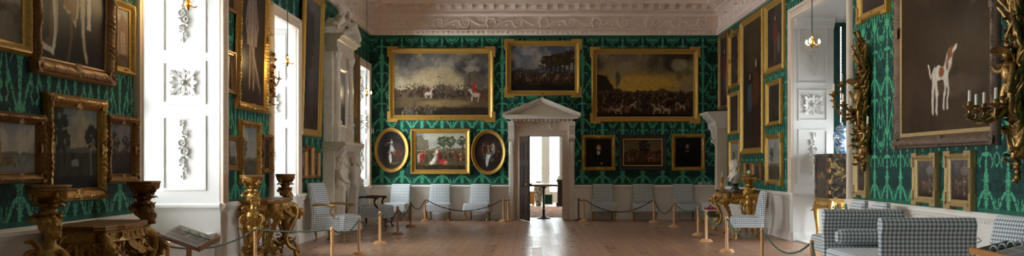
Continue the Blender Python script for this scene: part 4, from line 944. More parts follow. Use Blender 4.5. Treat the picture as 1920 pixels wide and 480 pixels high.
    Rp(yr(1366), yr(1386), 2.35, 3.46, p_dim, 'narrow gilt picture directly under the heavily carved leaf frame', .1, 'plain', 'gold')
    Rp(yr(1368), yr(1387), 1.1, 2.2, p_misty, 'misty gilt framed picture behind the white marble bust', .1, 'plain', 'gold')
    Rp(yr(1389), yr(1430), 1.81, 5.16, p_two, 'very tall painting of a blue figure and a brown figure above the torchere', .15, 'plain', 'gold')
    Rp(yr(1434), yr(1469), 3.57, 5.16, p_red, 'gilt framed portrait in red high beside the right bay window', .15, 'plain', 'gold')
    Rp(yr(1437), yr(1464), 2.41, 3.4, p_dim, 'gilt picture in the middle of three stacked beside the right bay window', .1, 'plain', 'gold')
    Rp(yr(1436), yr(1465), 1.13, 2.21, p_misty, 'lowest of the three gilt pictures beside the right bay window, dim figures', .1, 'plain', 'gold', ears=True)
    Rp(yr(1396), yr(1408), 1.28, 1.62, p_dim, 'tiny gilt picture behind the torchere top, nearer the far corner', .06, 'plain', 'gold_dark')
    Rp(yr(1411), yr(1427), 1.18, 1.62, p_storm, 'small gilt picture above the back of the lone checked chair', .07, 'plain', 'gold_dark')
    Rp(yr(1609), yr(1664), 3.85, 5.15, p_storm, 'gilt framed picture hung high above the carved girandole, cut by the top edge', .12, 'plain', 'gold', ears=True, plate=True)
    Rp(yr(1678), yr(1869), 1.77, 5.1, p_dog, 'huge painting of a white and tan hound on a brown ground', .17, 'carved', 'oldbrown', slip=.05, plate=True)
    Rp(yr(1602), yr(1625), 1.05, 1.77, p_storm, 'small pale cloud picture under the carved girandole by the bay', .09, 'plain', 'giltpale', ears=True)
    Rp(yr(1713), yr(1755), 1.03, 1.68, p_conversation, 'small group picture in an eared gilt frame, middle of three in a low row', .09, 'plain', 'giltpale', ears=True)
    Rp(yr(1774), yr(1822), 1.02, 1.69, p_conversation, 'small group picture nearest the camera in the low row under the hound', .095, 'plain', 'giltpale', ears=True)
# ------------------------------------------------------------------ furniture
def rrect(w, d, r, n=4):
    out = []
    for k, (sx, sy) in enumerate(((1, 1), (-1, 1), (-1, -1), (1, -1))):
        for i in range(n + 1):
            a = PI / 2 * (k + i / n); out.append((sx * (w / 2 - r) + r * math.cos(a), sy * (d / 2 - r) + r * math.sin(a)))
    return out
def cushion(w, d, z0, z1, r=.05, crown=.03, flare=.0, taper=0):
    """soft upholstered block; the skirt flares a little, the top is crowned"""
    mb = MB(); o = rrect(w, d, r); rs = []
    def ring(k, z, wav=0): return [(x * k * (1 + taper * (-y / d)), y * k, z + wav * math.sin(i * 2.1)) for i, (x, y) in enumerate(o)]
    rs.append(ring(1 + flare, z0, .004)); rs.append(ring(1 + flare * .6, lerp(z0, z1, .35))); rs.append(ring(1, lerp(z0, z1, .8))); rs.append(ring(.985, z1 - .012)); rs.append(ring(.94, z1 + .004))
    for k in (.75, .5, .25): rs.append(ring(k, z1 + crown * (1 - k * k)))
    return mb.rings(rs)
def backrest(w, t, z0, z1, y0, lean, wt=None):
    mb = MB(); rs = []; n = 9
    for i in range(n + 1):
        u = i / n; z = lerp(z0, z1, u); k = 1.0; 
        ww = lerp(w, wt or w, u); tt = t * (1 if u < .9 else .75)
        y = y0 + lean * u ** 1.3
        rs.append([(x, y + yy - .025 * math.cos(PI * x / ww) * math.sin(PI * min(1, u * 1.05)), z - (.0 if u < 1 else .004 * abs(x) / ww)) for x, yy in rrect(ww, tt, tt * .42)])
    rs.append([(x * .97, y0 + lean + yy * .5, z1 + .012) for x, yy in rrect(wt or w, t * .75, t * .3)])
    return mb.rings(rs)
def cabriole(x, y, ztop, sx, sy, k=1.0):
    mb = MB(); p = bez([(x, y, ztop), (x + sx * .05 * k, y + sy * .05 * k, ztop * .85), (x + sx * .0, y + sy * .0, ztop * .35), (x - sx * .02, y - sy * .02, ztop * .15), (x + sx * .035 * k, y + sy * .035 * k, .012)], 12)
    mb.tube(p, [.034 * k, .036 * k, .034 * k, .03 * k, .026 * k, .022 * k, .02 * k, .018 * k, .017 * k, .017 * k, .02 * k, .02 * k], 8)
    mb.ell((x + sx * .035 * k, y + sy * .035 * k, .02), (.028 * k, .028 * k, .02), 8, 6); return mb
def bow(c, s=1.0):
    mb = MB(); c = Vector(c)
    for sg in (-1, 1):
        mb.tube([c, c + Vector((sg * .03 * s, -.015, .025 * s)), c + Vector((sg * .055 * s, -.01, .0)), c + Vector((sg * .03 * s, -.012, -.015 * s)), c], [.006, .012, .014, .012, .006], 6, flat=.45)
        mb.tube([c, c + Vector((sg * .015, -.012, -.05 * s)), c + Vector((sg * .03, -.008, -.11 * s))], [.006, .011, .012], 6, flat=.4)
    mb.ell(c + Vector((0, -.01, 0)), (.012,) * 3, 6, 5); return mb
def side_chair(label, group):
    r = empty('side_chair', (0, 0, 0), 0, label, 'chair', group)
    cushion(.70, .60, .26, .475, .06, .035, .06, .1).build('seat', M['check'], r, uv=True, ang=60)
    backrest(.62, .11, .42, 1.0, .26, .10, .58).build('backrest', M['check'], r, uv=True, ang=60)
    for sx in (-1, 1):
        cabriole(sx * .29, -.25, .30, sx, -1).build('leg', M['paleleg'], r)
        cabriole(sx * .26, .25, .30, sx * .3, 1).build('leg', M['paleleg'], r)
        bow((sx * .32, .17, .42)).build('tie', M['ribbon'], r)
    return r
def arm_chair(label, mat, group):
    r = empty('armchair', (0, 0, 0), 0, label, 'chair', group)
    cushion(.76, .74, .24, .52, .07, .05, .05, .12).build('seat', M['check'], r, uv=True, ang=60)
    backrest(.70, .12, .46, 1.17, .33, .16, .66).build('backrest', M['check'], r, uv=True, ang=60)
    for sx in (-1, 1):
        cabriole(sx * .32, -.31, .30, sx, -1, 1.1).build('leg', mat, r); cabriole(sx * .28, .31, .30, sx * .3, 1, 1.1).build('leg', mat, r)
        a = MB(); a.tube(bez([(sx * .35, .36, .74), (sx * .40, .15, .78), (sx * .43, -.05, .73), (sx * .42, -.14, .74)], 10), [.026] * 8 + [.03, .034], 8)
        a.ell((sx * .42, -.15, .735), (.036, .036, .03), 8, 6)
        a.tube(bez([(sx * .41, -.12, .73), (sx * .42, -.02, .64), (sx * .37, -.06, .56), (sx * .36, -.16, .47)], 9), [.028, .026, .024, .023, .023, .025, .028, .03, .03], 8); a.build('arm', mat, r)
        bow((sx * .40, -.2, .50), 1.3).build('tie', M['ribbon'], r); bow((sx * .38, .3, .52), 1.2).build('tie', M['ribbon'], r)
    return r

def head(mb, c, k=1.0, dirv=(0, -1, 0)):
    c = Vector(c); d = Vector(dirv).normalized(); s = Vector((0, 0, 1)).cross(d)
    Mx = Matrix((s, d, (0, 0, 1))).transposed()
    E = lambda q, r_: mb.ell(c + Mx @ Vector(q) * k, tuple(x * k for x in r_), 12, 9, Mx)
    E((0, 0, 0), (.070, .088, .105)); E((0, .05, -.055), (.05, .045, .055)); E((0, .093, -.015), (.012, .018, .026)); E((0, .086, -.055), (.022, .01, .008)); E((0, .08, -.09), (.022, .02, .018))
    for q in (-1, 1): E((q * .03, .078, .012), (.018, .012, .008)); E((q * .07, 0, -.01), (.01, .02, .03)); E((q * .05, -.02, .05), (.05, .07, .06)); E((q * .055, -.05, -.0), (.032, .04, .045)); E((q * .04, .05, .085), (.03, .03, .025)); E((q * .072, .02, .05), (.022, .03, .03))
    E((0, -.035, .055), (.08, .085, .07)); E((0, -.09, .02), (.05, .05, .05))
    mb.tube([c + Mx @ Vector((0, -.01, -.08)) * k, c + Mx @ Vector((0, -.015, -.19)) * k], [.045 * k, .055 * k], 10)

def torchere(loc, rz, label, mat, seed, h=1.37, rt=.185):
    r = empty('torchere', loc, rz, label, 'candle stand', None); rr = random.Random(seed)
    t = MB(); t.lathe([(rt * .9, h - .055), (rt * .96, h - .045), (rt * .93, h - .03), (rt, h - .02), (rt, h - .006), (rt * .96, h)], 16, lobes=8, amp=.03); t.build('top', M['gold_dark'], r)
    c = MB(); c.lathe([(.055, h - .27), (.078, h - .235), (.058, h - .2), (.07, h - .15), (.11, h - .11), (.15, h - .08), (.16, h - .055)], 30, lobes=5, amp=.07)
    for k in range(8):
        a = 2 * PI * (k + .5) / 8; d = Vector((math.cos(a), math.sin(a), 0)); zz = Vector((0, 0, 1)); leaf(c, d * .05 + zz * (h - .22), d * .5 + zz, d, .13, .042, .55)
        if k % 2: c.tube(spiral(d * .135 + zz * (h - .095), .042, .010, 1.4, PI * .5, d, -zz, 16), [.02 - .008 * i / 16 for i in range(16)], 7)
        leaf(c, d * .07 + zz * (h - .255), d - zz * .2, zz, .07, .03, .5, 5)
    c.build('capital', M[mat], r, ang=80)
    b = MB(); hz = h - .36; head(b, (0, -.035, hz), 1.0)
    b.rings([[(x * 1.0, y * .75 - .02, z) for x, y in [(q * math.cos(2 * PI * k / 16), q * math.sin(2 * PI * k / 16)) for k in range(16)]] for q, z in ((.06, hz - .15), (.12, hz - .2), (.135, hz - .26), (.115, hz - .33), (.10, hz - .40))])
    for q in (-1, 1): b.ell((q * .05, -.095, hz - .28), (.045, .04, .045)); leaf(b, (q * .1, .0, hz - .2), (q * .5, .3, 1), (q, 0, 0), .2, .05, .5)
    for k in range(5): a = PI * (.15 + .7 * k / 4); leaf(b, (.06 * math.cos(a), .04, hz + .04), (math.cos(a), .3, math.sin(a)), (0, 1, 0), .13, .035, .5, 5)
    b.build('caryatid_bust', M[mat], r, remesh=.0075)
    s = MB(); s.lathe([(.05, .16), (.06, .22), (.05, .3), (.065, .42), (.10, .56), (.105, .62), (.09, .66)], 18, lobes=6, amp=.08)
    for k in range(26):
        z = lerp(.2, .62, rr.random()); a = rr.random() * 2 * PI; d = Vector((math.cos(a), math.sin(a), 0)); leaf(s, d * .05 + Vector((0, 0, z)), d * .5 + Vector((rr.uniform(-.4, .4), rr.uniform(-.4, .4), rr.choice((1, 1, -.8)))), d, .16, .034, .5, 5)
    s.build('shaft', M[mat], r, ang=80)
    for k in range(3):
        a = 2 * PI * k / 3 + PI / 2 + PI; d = Vector((math.cos(a), math.sin(a), 0)); z = Vector((0, 0, 1)); v = MB()
        sp = spiral(d * .125 + z * .74, .075, .012, 1.5, -1.2, d, z, 26)
        v.tube(bez([d * .04 + z * .36, d * .1 + z * .42, d * .2 + z * .55, sp[0]], 8)[:-1] + sp, [.028] * 8 + [.03 - .018 * i / 26 for i in range(25)] if False else .024, 8)
        leaf(v, d * .08 + z * .45, d * .4 + z, d, .24, .05, .25); v.build('volute', M[mat], r, ang=80)
        f = MB(); f.tube(bez([d * .05 + z * .2, d * .12 + z * .26, d * .2 + z * .2, d * .19 + z * .08, d * .24 + z * .05], 10) + spiral(d * .235 + z * .035, .03, .01, .9, PI / 2, d, -z, 10), .026, 8)
        leaf(f, d * .06 + z * .2, d + z * .3, z, .17, .05, .3); leaf(f, d * .19 + z * .16, -z + d * .2, d, .13, .04, .4); f.build('foot', M[mat], r, ang=80)
    return r

def console(loc, rz, label, L, D, h, mat, top, seed):
    r = empty('console_table', loc, rz, label, 'table'); rr = random.Random(seed); X, Y = L / 2, D / 2
    out = [(-X, Y), (-X, -Y * .55), (-X * .86, -Y * .8), (-X * .5, -Y * .86), (-X * .38, -Y), (X * .38, -Y), (X * .5, -Y * .86), (X * .86, -Y * .8), (X, -Y * .55), (X, Y)]
    sc = lambda k: [(x * k, y * k + (Y * (1 - k) if y > 0 else 0)) for x, y in out]
    t = MB(); t.rings([[(x, y, z) for x, y in sc(k)] for k, z in ((.95, h - .055), (.99, h - .045), (.985, h - .03), (1.0, h - .022), (1.0, h - .006), (.985, h))]); t.build('top', M[top], r, ang=25)
    a = MB(); a.rings([[(x, y, z) for x, y in sc(k)] for k, z in ((.90, h - .17), (.93, h - .16), (.91, h - .13), (.92, h - .08), (.95, h - .055))])
    n = 18
    for k in range(n): x = lerp(-X * .86, X * .86, k / (n - 1)); yy = -Y * (.93 if abs(x) < X * .4 else .78); leaf(a, (x, yy, h - .075), (.15 * (-1) ** k, 0, -1), (0, -1, 0), .085, .022, .3, 4)
    a.build('apron', M[mat], r, ang=30)
    ca = MB()      # pierced carving under the apron
    for side in ((lambda u, z: (u * X * .86, -Y * .80, z)), (lambda u, z: (-X * .88, u * Y * .8, z)), (lambda u, z: (X * .88, u * Y * .8, z))):
        for k in range(8):
            u = lerp(-.8, .8, k / 7); q = Vector(side(u, h - .2)); ux = (Vector(side(1, 0)) - Vector(side(-1, 0))).normalized(); zz = Vector((0, 0, 1)); nn = ux.cross(zz)
            sg = 1 if k % 2 else -1; dp = .07 + .05 * (1 - abs(u)) 
            ca.tube(spiral(q - zz * dp * .4, dp * .8, .012, 1.25, PI / 2 + sg * .6, ux * sg, zz, 18), [.02 - .009 * i / 18 for i in range(18)], 6)
            leaf(ca, q, ux * sg * .6 - zz, nn, .17, .035, .4, 5); leaf(ca, q + ux * .03, -ux * sg - zz * .8, nn, .13, .03, .4, 5)
    for k in range(7): d = Vector(((k - 3) * .32, -.25, -1)); leaf(ca, (0, -Y * .85, h - .15), d, (0, -1, 0), .22, .04, .35, 6)
    ca.build('pierced_carving', M[mat], r, ang=80)
    for sx in (-1, 1):
        for sy in (-1, 1):
            l = MB(); x, y = sx * X * .84, (sy * Y * .7 if sy < 0 else Y * .7); ox, oy = sx * .55, sy * .65 if sy < 0 else 0
            P = lambda o, z: Vector((x + ox * o, y + oy * o, z))
            pts = bez([P(0, h - .12), P(.2, h - .12), P(.26, h * .62), P(-.12, h * .5), P(-.26, h * .3), P(-.05, h * .16), P(.12, .12)], 20)
            l.tube(pts, [.058 - .026 * math.sin(PI * min(1, i / 14) * .5) for i in range(20)], 10)
            dv = Vector((ox, oy, 0)).normalized(); zz = Vector((0, 0, 1))
            l.tube(spiral(P(.16, .075), .06, .014, 1.3, PI * .6, dv, zz, 20), [.032 - .014 * i / 20 for i in range(20)], 8); l.ell(P(.13, .02), (.05, .05, .02), 8, 5)
            leaf(l, P(.08, h - .13), dv * .7 - zz, dv, .3, .06, .3); leaf(l, P(-.12, h * .42), dv + zz * .6, zz, .16, .04, .5); leaf(l, P(-.08, h * .3), dv * .8 - zz, dv, .2, .04, .4)
            for k in range(5): leaf(l, P(-.05, h * lerp(.2, .6, k / 4)), Vector((rr.uniform(-1, 1), rr.uniform(-1, .2), rr.uniform(-.5, 1))), dv, .12, .03, .5, 5)
            lo = l.build('leg', M[mat], r, ang=80)
            if sy < 0: m = MB(); head(m, P(.22, h - .25), .62, dv + Vector((0, -.3, 0))); m.build('mask', M[mat], lo)
    s = MB()
    s.tube(bez([(-X * .6, -Y * .3, .16), (-X * .3, Y * .1, .32), (0, Y * .1, .1), (X * .3, Y * .1, .32), (X * .6, -Y * .3, .16)], 22), .03, 8)
    s.tube([(-X * .6, Y * .6, .14), (X * .6, Y * .6, .14)], .03, 8)
    for k in range(14):
        u = rr.uniform(-.55, .55); leaf(s, (X * u, 0, .17), (rr.uniform(-1, 1), rr.uniform(-1, .6), rr.uniform(.2, 1)), (0, -1, .4), .2, .045, .5, 5)
    s.ell((0, 0, .27), (.07, .07, .1), 10, 8); s.build('stretcher', M[mat], r, ang=80)
    return r

def girandole(loc, label, arms, seed, hgt=2.25, zc=.98):
    r = empty('wall_girandole', loc, -PI / 2, label, 'candle sconce'); rr = random.Random(seed)
    b = MB()
    for k in range(4):
        pts = [(.10 * math.sin(j * .8 + k * 1.7) * (1.2 - j / 18), -.07 - .05 * math.cos(j * .9 + k), hgt * (.12 + .74 * j / 13)) for j in range(14)]; b.tube(pts, [.05 - .022 * j / 14 for j in range(14)], 8)
    for k in range(44):     # sinewy carved twigs
        z = rr.uniform(.1, .8) * hgt; x = rr.uniform(-.12, .12); dx, dz = rr.uniform(-.2, .2), rr.uniform(.1, .34); y = -.06 - rr.random() * .07
        b.tube(bez([(x, y, z), (x - dx * .6, y - .05, z + dz * .4), (x + dx, y - .03, z + dz), (x + dx * .7, y, z + dz * 1.15)], 9), [.026, .025, .024, .022, .02, .018, .016, .013, .008], 7)
    for k in range(78):
        z = rr.uniform(.06, hgt * .97); wdt = .07 + .15 * math.sin(PI * min(1, z / hgt * 1.05)) ; a = rr.uniform(-PI, 0); d = Vector((math.cos(a), math.sin(a) * .8, rr.uniform(-.9, 1.1)))
        leaf(b, (rr.uniform(-1, 1) * wdt * .8, -.07 - rr.random() * .08, z), d, (0, -1, .2), rr.uniform(.08, .2), rr.uniform(.018, .036), .5, 5)
    for k in range(11):     # broken branches at the head
        x = rr.uniform(-.13, .13); z = hgt * rr.uniform(.62, .86); b.tube(bez([(x * .6, -.08, z), (x * 1.4, -.13, z + .12), (x * 2.0 + rr.uniform(-.08, .08), -.12 - rr.random() * .12, z + .28)], 6), [.035, .033, .03, .028, .026, .03], 7)
    for k in range(16):     # pendant of fruit and leaves
        z = rr.uniform(.0, .45); b.ell((rr.uniform(-.07, .07) * (z + .3), -.08 - .03 * rr.random(), z), (.035, .035, .04), 8, 6)
    b.build('carved_trophy', M['gold_trophy'], r, ang=80)
    g = MB()    # bird and boy of the trophy
    g.ell((-.02, -.17, hgt * .52), (.085, .08, .14)); g.ell((.0, -.19, hgt * .60), (.055, .06, .06)); g.tube(bez([(-.08, -.16, hgt * .55), (-.22, -.2, hgt * .5), (-.3, -.22, hgt * .56)], 7), [.04, .036, .032, .03, .03, .026, .022], 8)
    g.tube(bez([(.05, -.16, hgt * .55), (.16, -.2, hgt * .52), (.12, -.24, hgt * .42)], 7), .034, 8)
    for q in (-1, 1): g.tube(bez([(q * .05, -.15, hgt * .47), (q * .12, -.22, hgt * .42), (q * .07, -.18, hgt * .32)], 7), [.06, .055, .05, .045, .04, .036, .03], 8)
    for k in range(6): leaf(g, (.0, -.12, hgt * .56), (-.9 + .25 * k, -.3, .9), (0, -1, 0), .32, .05, .4)
    g.build('carved_figure', M['gold_trophy'], r, ang=80)
    for (x, o, z) in arms:
        a = MB(); e = Vector((x, -o, z)); p = bez([(x * .1, -.1, zc), (x * .4, -o * .4 - .1, zc - .2), (x * .9, -o - .04, z - .3), (x, -o, z - .03)], 14); a.tube(p, [.026 - .012 * i / 14 for i in range(14)], 7)
        for k in (3, 6, 9, 11): leaf(a, p[k], p[k + 1] - p[k] + Vector((rr.uniform(-.03, .03), 0, rr.choice((-.03, .03)))), (0, -1, .5), .11, .028, .6, 5)
        ao = a.build('branch', M['gold_trophy'], r, ang=80)
        d = MB(); d.lathe([(.015, -.04), (.03, -.02), (.07, .0), (.082, .015), (.07, .012), (.025, .008), (.022, .05), (.026, .06)], 14, tuple(e), 7, .06); d.build('drip_pan', M['gold_trophy'], ao)
        c = MB(); c.lathe([(.017, .045), (.018, .06), (.017, .17), (.012, .18), (.003, .182)], 12, tuple(e)); c.build('candle', M['wax'], ao)
    return r

def bust(loc, rz, label):
    r = empty('marble_bust', loc, rz, label, 'bust')
    s = MB(); s.lathe([(.10, 0), (.10, .03), (.075, .05), (.05, .09), (.06, .13), (.07, .15)], 20); s.build('socle', M['dkmarble'], r)
    b = MB(); head(b, (0, -.02, .575), 1.08)
    b.rings([[(q * math.cos(2 * PI * k / 20) * 1.25, q * math.sin(2 * PI * k / 20) * .85 - yo + .012 * math.sin(5 * k), z) for k in range(20)] for q, z, yo in ((.05, .14, 0), (.10, .2, .0), (.14, .27, .01), (.16, .33, .01), (.15, .385, .0), (.10, .42, 0), (.055, .45, 0))])
    for k in range(8): b.tube(bez([(-.20 + .035 * k, .08, .42 - .01 * k), (-.14 + .03 * k, -.18, .38 - .02 * k), (.04 + .016 * k, -.17, .2 + .012 * k)], 9), [.014, .018, .022, .024, .024, .022, .02, .018, .012], 6)
    b.tube(bez([(.16, .05, .4), (.2, -.06, .3), (.13, -.13, .2)], 8), .03, 7); b.tube(bez([(-.17, .04, .4), (-.21, -.02, .3), (-.12, -.06, .19)], 8), .034, 7)
    b.build('bust_body', M['statue'], r, remesh=.012)
    return r

def stanchion(loc, label, mat):
    r = empty('rope_post', loc, 0, label, 'rope post', None)
    MB().lathe([(.135, 0), (.135, .016), (.118, .02), (.118, .034), (.10, .038), (.10, .052), (.05, .06)], 24).build('base', M[mat], r)
    MB().lathe([(.03, .055), (.026, .07), (.026, .585), (.03, .595), (.026, .605), (.028, .615), (.022, .63), (.008, .635)], 14).build('shaft', M[mat], r, ang=80)
    q = MB(); q.tube(spiral((0, -.034, .585), .014, .014, 1, 0, (1, 0, 0), (0, 0, 1), 12)[:-1], .004, 6, closed=True); q.build('rope_eye', M['brass'], r)
    return r
def rope(a, b, sag, label, mat='rope', group=None):
    a, b = Vector(a), Vector(b); e = (b - a).normalized() * .036; a, b = a + e, b - e; pts = []
    for i in range(21): t = i / 20; p = a.lerp(b, t); p.z -= sag * 4 * t * (1 - t); pts.append(p)
    m = (a + b) / 2; q = MB().tube([p - m for p in pts], .012, 8); o = q.build('barrier_rope', M[mat]); o.location = m
    return tag(o, label, 'rope', group)

def pendant(x, y, z, label):
    r = empty('pendant_lamp', (x, y, 6.7), 0, label, 'lamp'); d = z - 6.7
    MB().tube([(0, 0, 0), (0, 0, d + .05)], .006, 6).build('flex', M['iron'], r)
    MB().lathe([(.05, 0), (.05, -.02), (.01, -.035)][::-1], 14).build('ceiling_rose', M['brass'], r)
    b = MB(); b.lathe([(.006, .16), (.02, .12), (.012, .1), (.03, .06), (.036, .03), (.02, .0), (.012, -.03), (.003, -.05)][::-1], 14, (0, 0, d)); bd = b.build('fitting', M['brass'], r)
    for k in range(3):
        a = 2 * PI * k / 3; v = Vector((math.cos(a), math.sin(a), 0))
        MB().tube(bez([v * .02 + Vector((0, 0, d + .03)), v * .08 + Vector((0, 0, d - .03)), v * .105 + Vector((0, 0, d + .02))], 8), .007, 6).build('arm', M['brass'], r)
        q = MB(); q.lathe([(.004, .02), (.014, .03), (.016, .045), (.010, .065), (.002, .08)], 10, tuple(v * .105 + Vector((0, 0, d)))); q.build('bulb', M['bulb'], r)
    return r

def at(px, s): return ((px - CX) / s, F / s)
def lectern(c4, label, post_h, flip=False, swap=False):
    A, B, C, D = [Vector(p) for p in c4]; m = (A + B + C + D) / 4
    r = empty('lectern', (m.x, m.y, 0), 0, label, 'lectern'); o = Vector((m.x, m.y, 0)); A, B, C, D = [p - o for p in (A, B, C, D)]
    n = (B - A).cross(D - A).normalized(); n = n if n.z > 0 else -n
    Q = lambda u, v, h: A.lerp(B, u).lerp(D.lerp(C, u), v) + n * h
    Q0 = Q; Q = (lambda u, v, h: Q0(v, u, h)) if swap else Q0
    slab = lambda u0, u1, v0, v1, h0, h1: MB().rings([[Q(u0, v0, h), Q(u1, v0, h), Q(u1, v1, h), Q(u0, v1, h)] for h in (h0, h1)])
    slab(0, 1, 0, 1, -.02, 0).build('board', M['lectern'], r, smooth=False)
    bd = (slab(0, 1, .97, 1.02, -.02, .03) if swap else slab(0, 1, -.03, .03, -.02, .025)).build('ledge', M['oak'] if flip else M['lectern'], r, smooth=False)
    MB().lathe([(.16, 0), (.16, .02), (.12, .03), (.03, .05), (.025, .08), (.025, m.z - .06), (.06, m.z - .055), (.06, m.z - .02)], 16).build('post', M['post'], r)
    bn = empty('ring_binder', o + Q(.5, .5, .0), 0, ('white page ring binder lying open on the near left lectern' if not flip else 'white page ring binder lying open on the lectern by the lower right edge'), 'binder'); o2 = bn.location.copy() - o
    sub = lambda mb: mb.xf(Matrix.Translation(-o2))
    for u0, u1, mt, nm in ((.04, .60, 'paper', 'page_stack'), (.66, .94, 'greenpaper' if flip else 'paper', 'page_stack')):
        sub(slab(u0, u1, .04, .96, .002, .014)).build(nm, M[mt], bn, smooth=False)
    for u0, u1, v0, v1 in ((.1, .3, .1, .9), (.34, .54, .1, .45), (.34, .54, .52, .9)): sub(slab(u0, u1, v0, v1, .0141, .0148)).build('text_block', M['print'], bn, smooth=False)
    if not flip: sub(slab(.62, .65, .3, .95, .012, .02)).build('index_tab', M['mint'], bn, smooth=False)
    for k in range(4):
        v = .14 + .24 * k; q = MB(); q.tube([Q(.63 + .075 * math.cos(a), v, .012 + .038 * math.sin(a)) for a in [PI * i / 10 for i in range(11)]], .0035, 6); q.tube([Q(.63 + .075 * math.cos(a), v + .03, .012 + .038 * math.sin(a)) for a in [PI * i / 10 for i in range(11)]], .0035, 6)
        sub(q).build('ring', M['chrome'], bn)
    return r

def chimneypiece():
    y0, y1 = 22.85, 25.25; r = empty('chimneypiece', (XL, (y0 + y1) / 2, 0), PI / 2, 'white marble chimneypiece with carved term busts, overmantel and broken pediment', 'fireplace'); hw = (y1 - y0) / 2; mm = M['marble']
    q = MB()
    for s in (-1, 1): x0, x1 = sorted((s * .62, s * 1.08)); q.box(x0, x1, -.26, 0, 0, 1.87); x0, x1 = sorted((s * .58, s * 1.12)); q.box(x0, x1, -.3, 0, 0, .18)
    q.box(-.62, .62, -.258, 0, 1.42, 1.868); q.box(-.62, .62, -.3, -.2, 1.36, 1.44); q.build('surround', mm, r, bevel=.008)
    q = MB(); q.box(-.62, .62, -.06, -.02, 0, 1.42); q.box(-.62, -.52, -.24, -.02, 0, 1.4); q.box(.52, .62, -.24, -.02, 0, 1.4); q.build('fire_slip', M['firedark'], r)
    g = MB(); g.box(-.4, .4, -.22, -.07, .12, .3)
    for k in range(9): g.tube([(-.38 + .095 * k, -.23, .1), (-.38 + .095 * k, -.23, .42)], .012, 6)
    for z in (.12, .4): g.tube([(-.42, -.23, z), (.42, -.23, z)], .014, 6)
    for s in (-1, 1): g.tube([(s * .42, -.23, 0), (s * .42, -.23, .55)], .02, 8); g.ell((s * .42, -.23, .57), (.03, .03, .03))
    g.build('fire_grate', M['iron'], r)
    f = MB(); scroll_relief(-.5, .5, 1.63, .22, lambda u, z, d: (u, -.26 - d, z), .0) if False else None
    f.merge(scroll_relief(-.55, .55, 1.64, .24, lambda u, z, d: (u, -.26 - d, z), 0)); f.build('frieze_carving', M['statue'], r)
    for s in (-1, 1):
        t = MB(); x = s * .85
        t.rings([[(x + a, -.36 + b, z) for a, b in rrect(w, w * .7, .02)] for w, z in ((.22, .18), (.24, .5), (.30, .98), (.34, 1.02))])
        t.rings([[(x + k_ * math.cos(2 * PI * k / 16) * 1.15, -.37 + k_ * .85 * math.sin(2 * PI * k / 16), z) for k in range(16)] for k_, z in ((.13, .98), (.17, 1.1), (.16, 1.24), (.19, 1.38), (.19, 1.45), (.08, 1.52))])
        head(t, (x, -.40, 1.66), 1.15, (s * -.1, -1, 0)); 
        for k in range(7): t.tube(bez([(x - .18 + .03 * k, -.3, 1.42), (x - .1 + .03 * k, -.56, 1.3), (x - .02 + .03 * k, -.52, 1.05)], 8), .026, 7)
        for k in range(9): t.tube(bez([(x - .17 + .042 * k, -.34 - .06 * math.sin(PI * k / 8), 1.2), (x - .15 + .037 * k, -.44, 1.12), (x - .12 + .03 * k, -.47, .98)], 6), [.022, .024, .026, .026, .024, .02], 6)
        for k in range(6): t.tube(bez([(x - .19, -.36, 1.43 - .03 * k), (x - .02, -.56, 1.40 - .045 * k), (x + .18, -.42, 1.24 - .04 * k)], 8), .02, 6)
        t.tube(bez([(x + s * .18, -.37, 1.42), (x + s * .24, -.42, 1.2), (x + s * .04, -.56, 1.16)], 8), [.06, .06, .055, .05, .05, .045, .045, .04], 8)
        t.build('term_figure', M['statue'], r, remesh=.011)
        c = MB(); c.rings([[(x + s_ * .19, -d, z) for d, z in ((.26, 1.72), (.4, 1.74), (.44, 1.8), (.48, 1.88), (.26, 1.88))] for s_ in (-1, 1)]); c.build('capital_block', mm, r)
    sh = [(0, 1.86), (.42, 1.86), (.44, 1.9), (.48, 1.91), (.5, 1.96), (.54, 1.98), (.55, 2.05), (.5, 2.06), (0, 2.06)]
    MB().rings([[(x * (hw - .06) + math.copysign(d * .25, x), -d, z) for d, z in sh] for x in (-1, 1)]).build('mantel_shelf', mm, r)
    o = MB(); o.box(-1.0, 1.0, -.2, 0, 2.06, 4.2)
    for s in (-1, 1): o.box(s * .82 - .16, s * .82 + .16, -.34, 0, 2.06, 2.46); o.box(s * .82 - .1, s * .82 + .1, -.355, -.3, 2.14, 2.38); o.box(s * .82 - .14, s * .82 + .14, -.22, 0, 2.46, 4.05)
    o.build('overmantel', mm, r, bevel=.008)
    fr = moulding(prof_of('plain', .09), 1.0, 1.2); fr.xf(Matrix.Translation((0, -.2, 3.08))); fr.build('panel_frame', mm, r)
    PSEED[0] += 1; co = canvas('panel_painting', 1.0, 1.2, p_misty, PSEED[0], .02, r); co.location = (0, -.195, 3.08)
    for s in (-1, 1):
        c = MB(); c.lathe([(.12, 2.46), (.12, 2.5), (.095, 2.53), (.085, 2.56), (.085, 3.2), (.075, 3.86), (.085, 3.88), (.1, 3.92), (.13, 4.02), (.135, 4.05)], 18, (s * .82, -.27, 0))
        for sx in (-1, 1): c.tube(spiral((s * .82 + sx * .1, -.27, 3.97), .05, .015, 1.3, 0, (sx, 0, 0), (0, 0, 1), 14), .018, 7)
        c.build('column', mm, r)
    en = [(0, 4.05), (.34, 4.05), (.34, 4.13), (.32, 4.14), (.32, 4.3), (.38, 4.32), (.42, 4.38), (.48, 4.4), (.48, 4.46), (0, 4.46)]
    MB().rings([[(x * .98 + math.copysign(d * .35, x), -d, z) for d, z in en] for x in (-1, 1)]).build('entablature', mm, r)
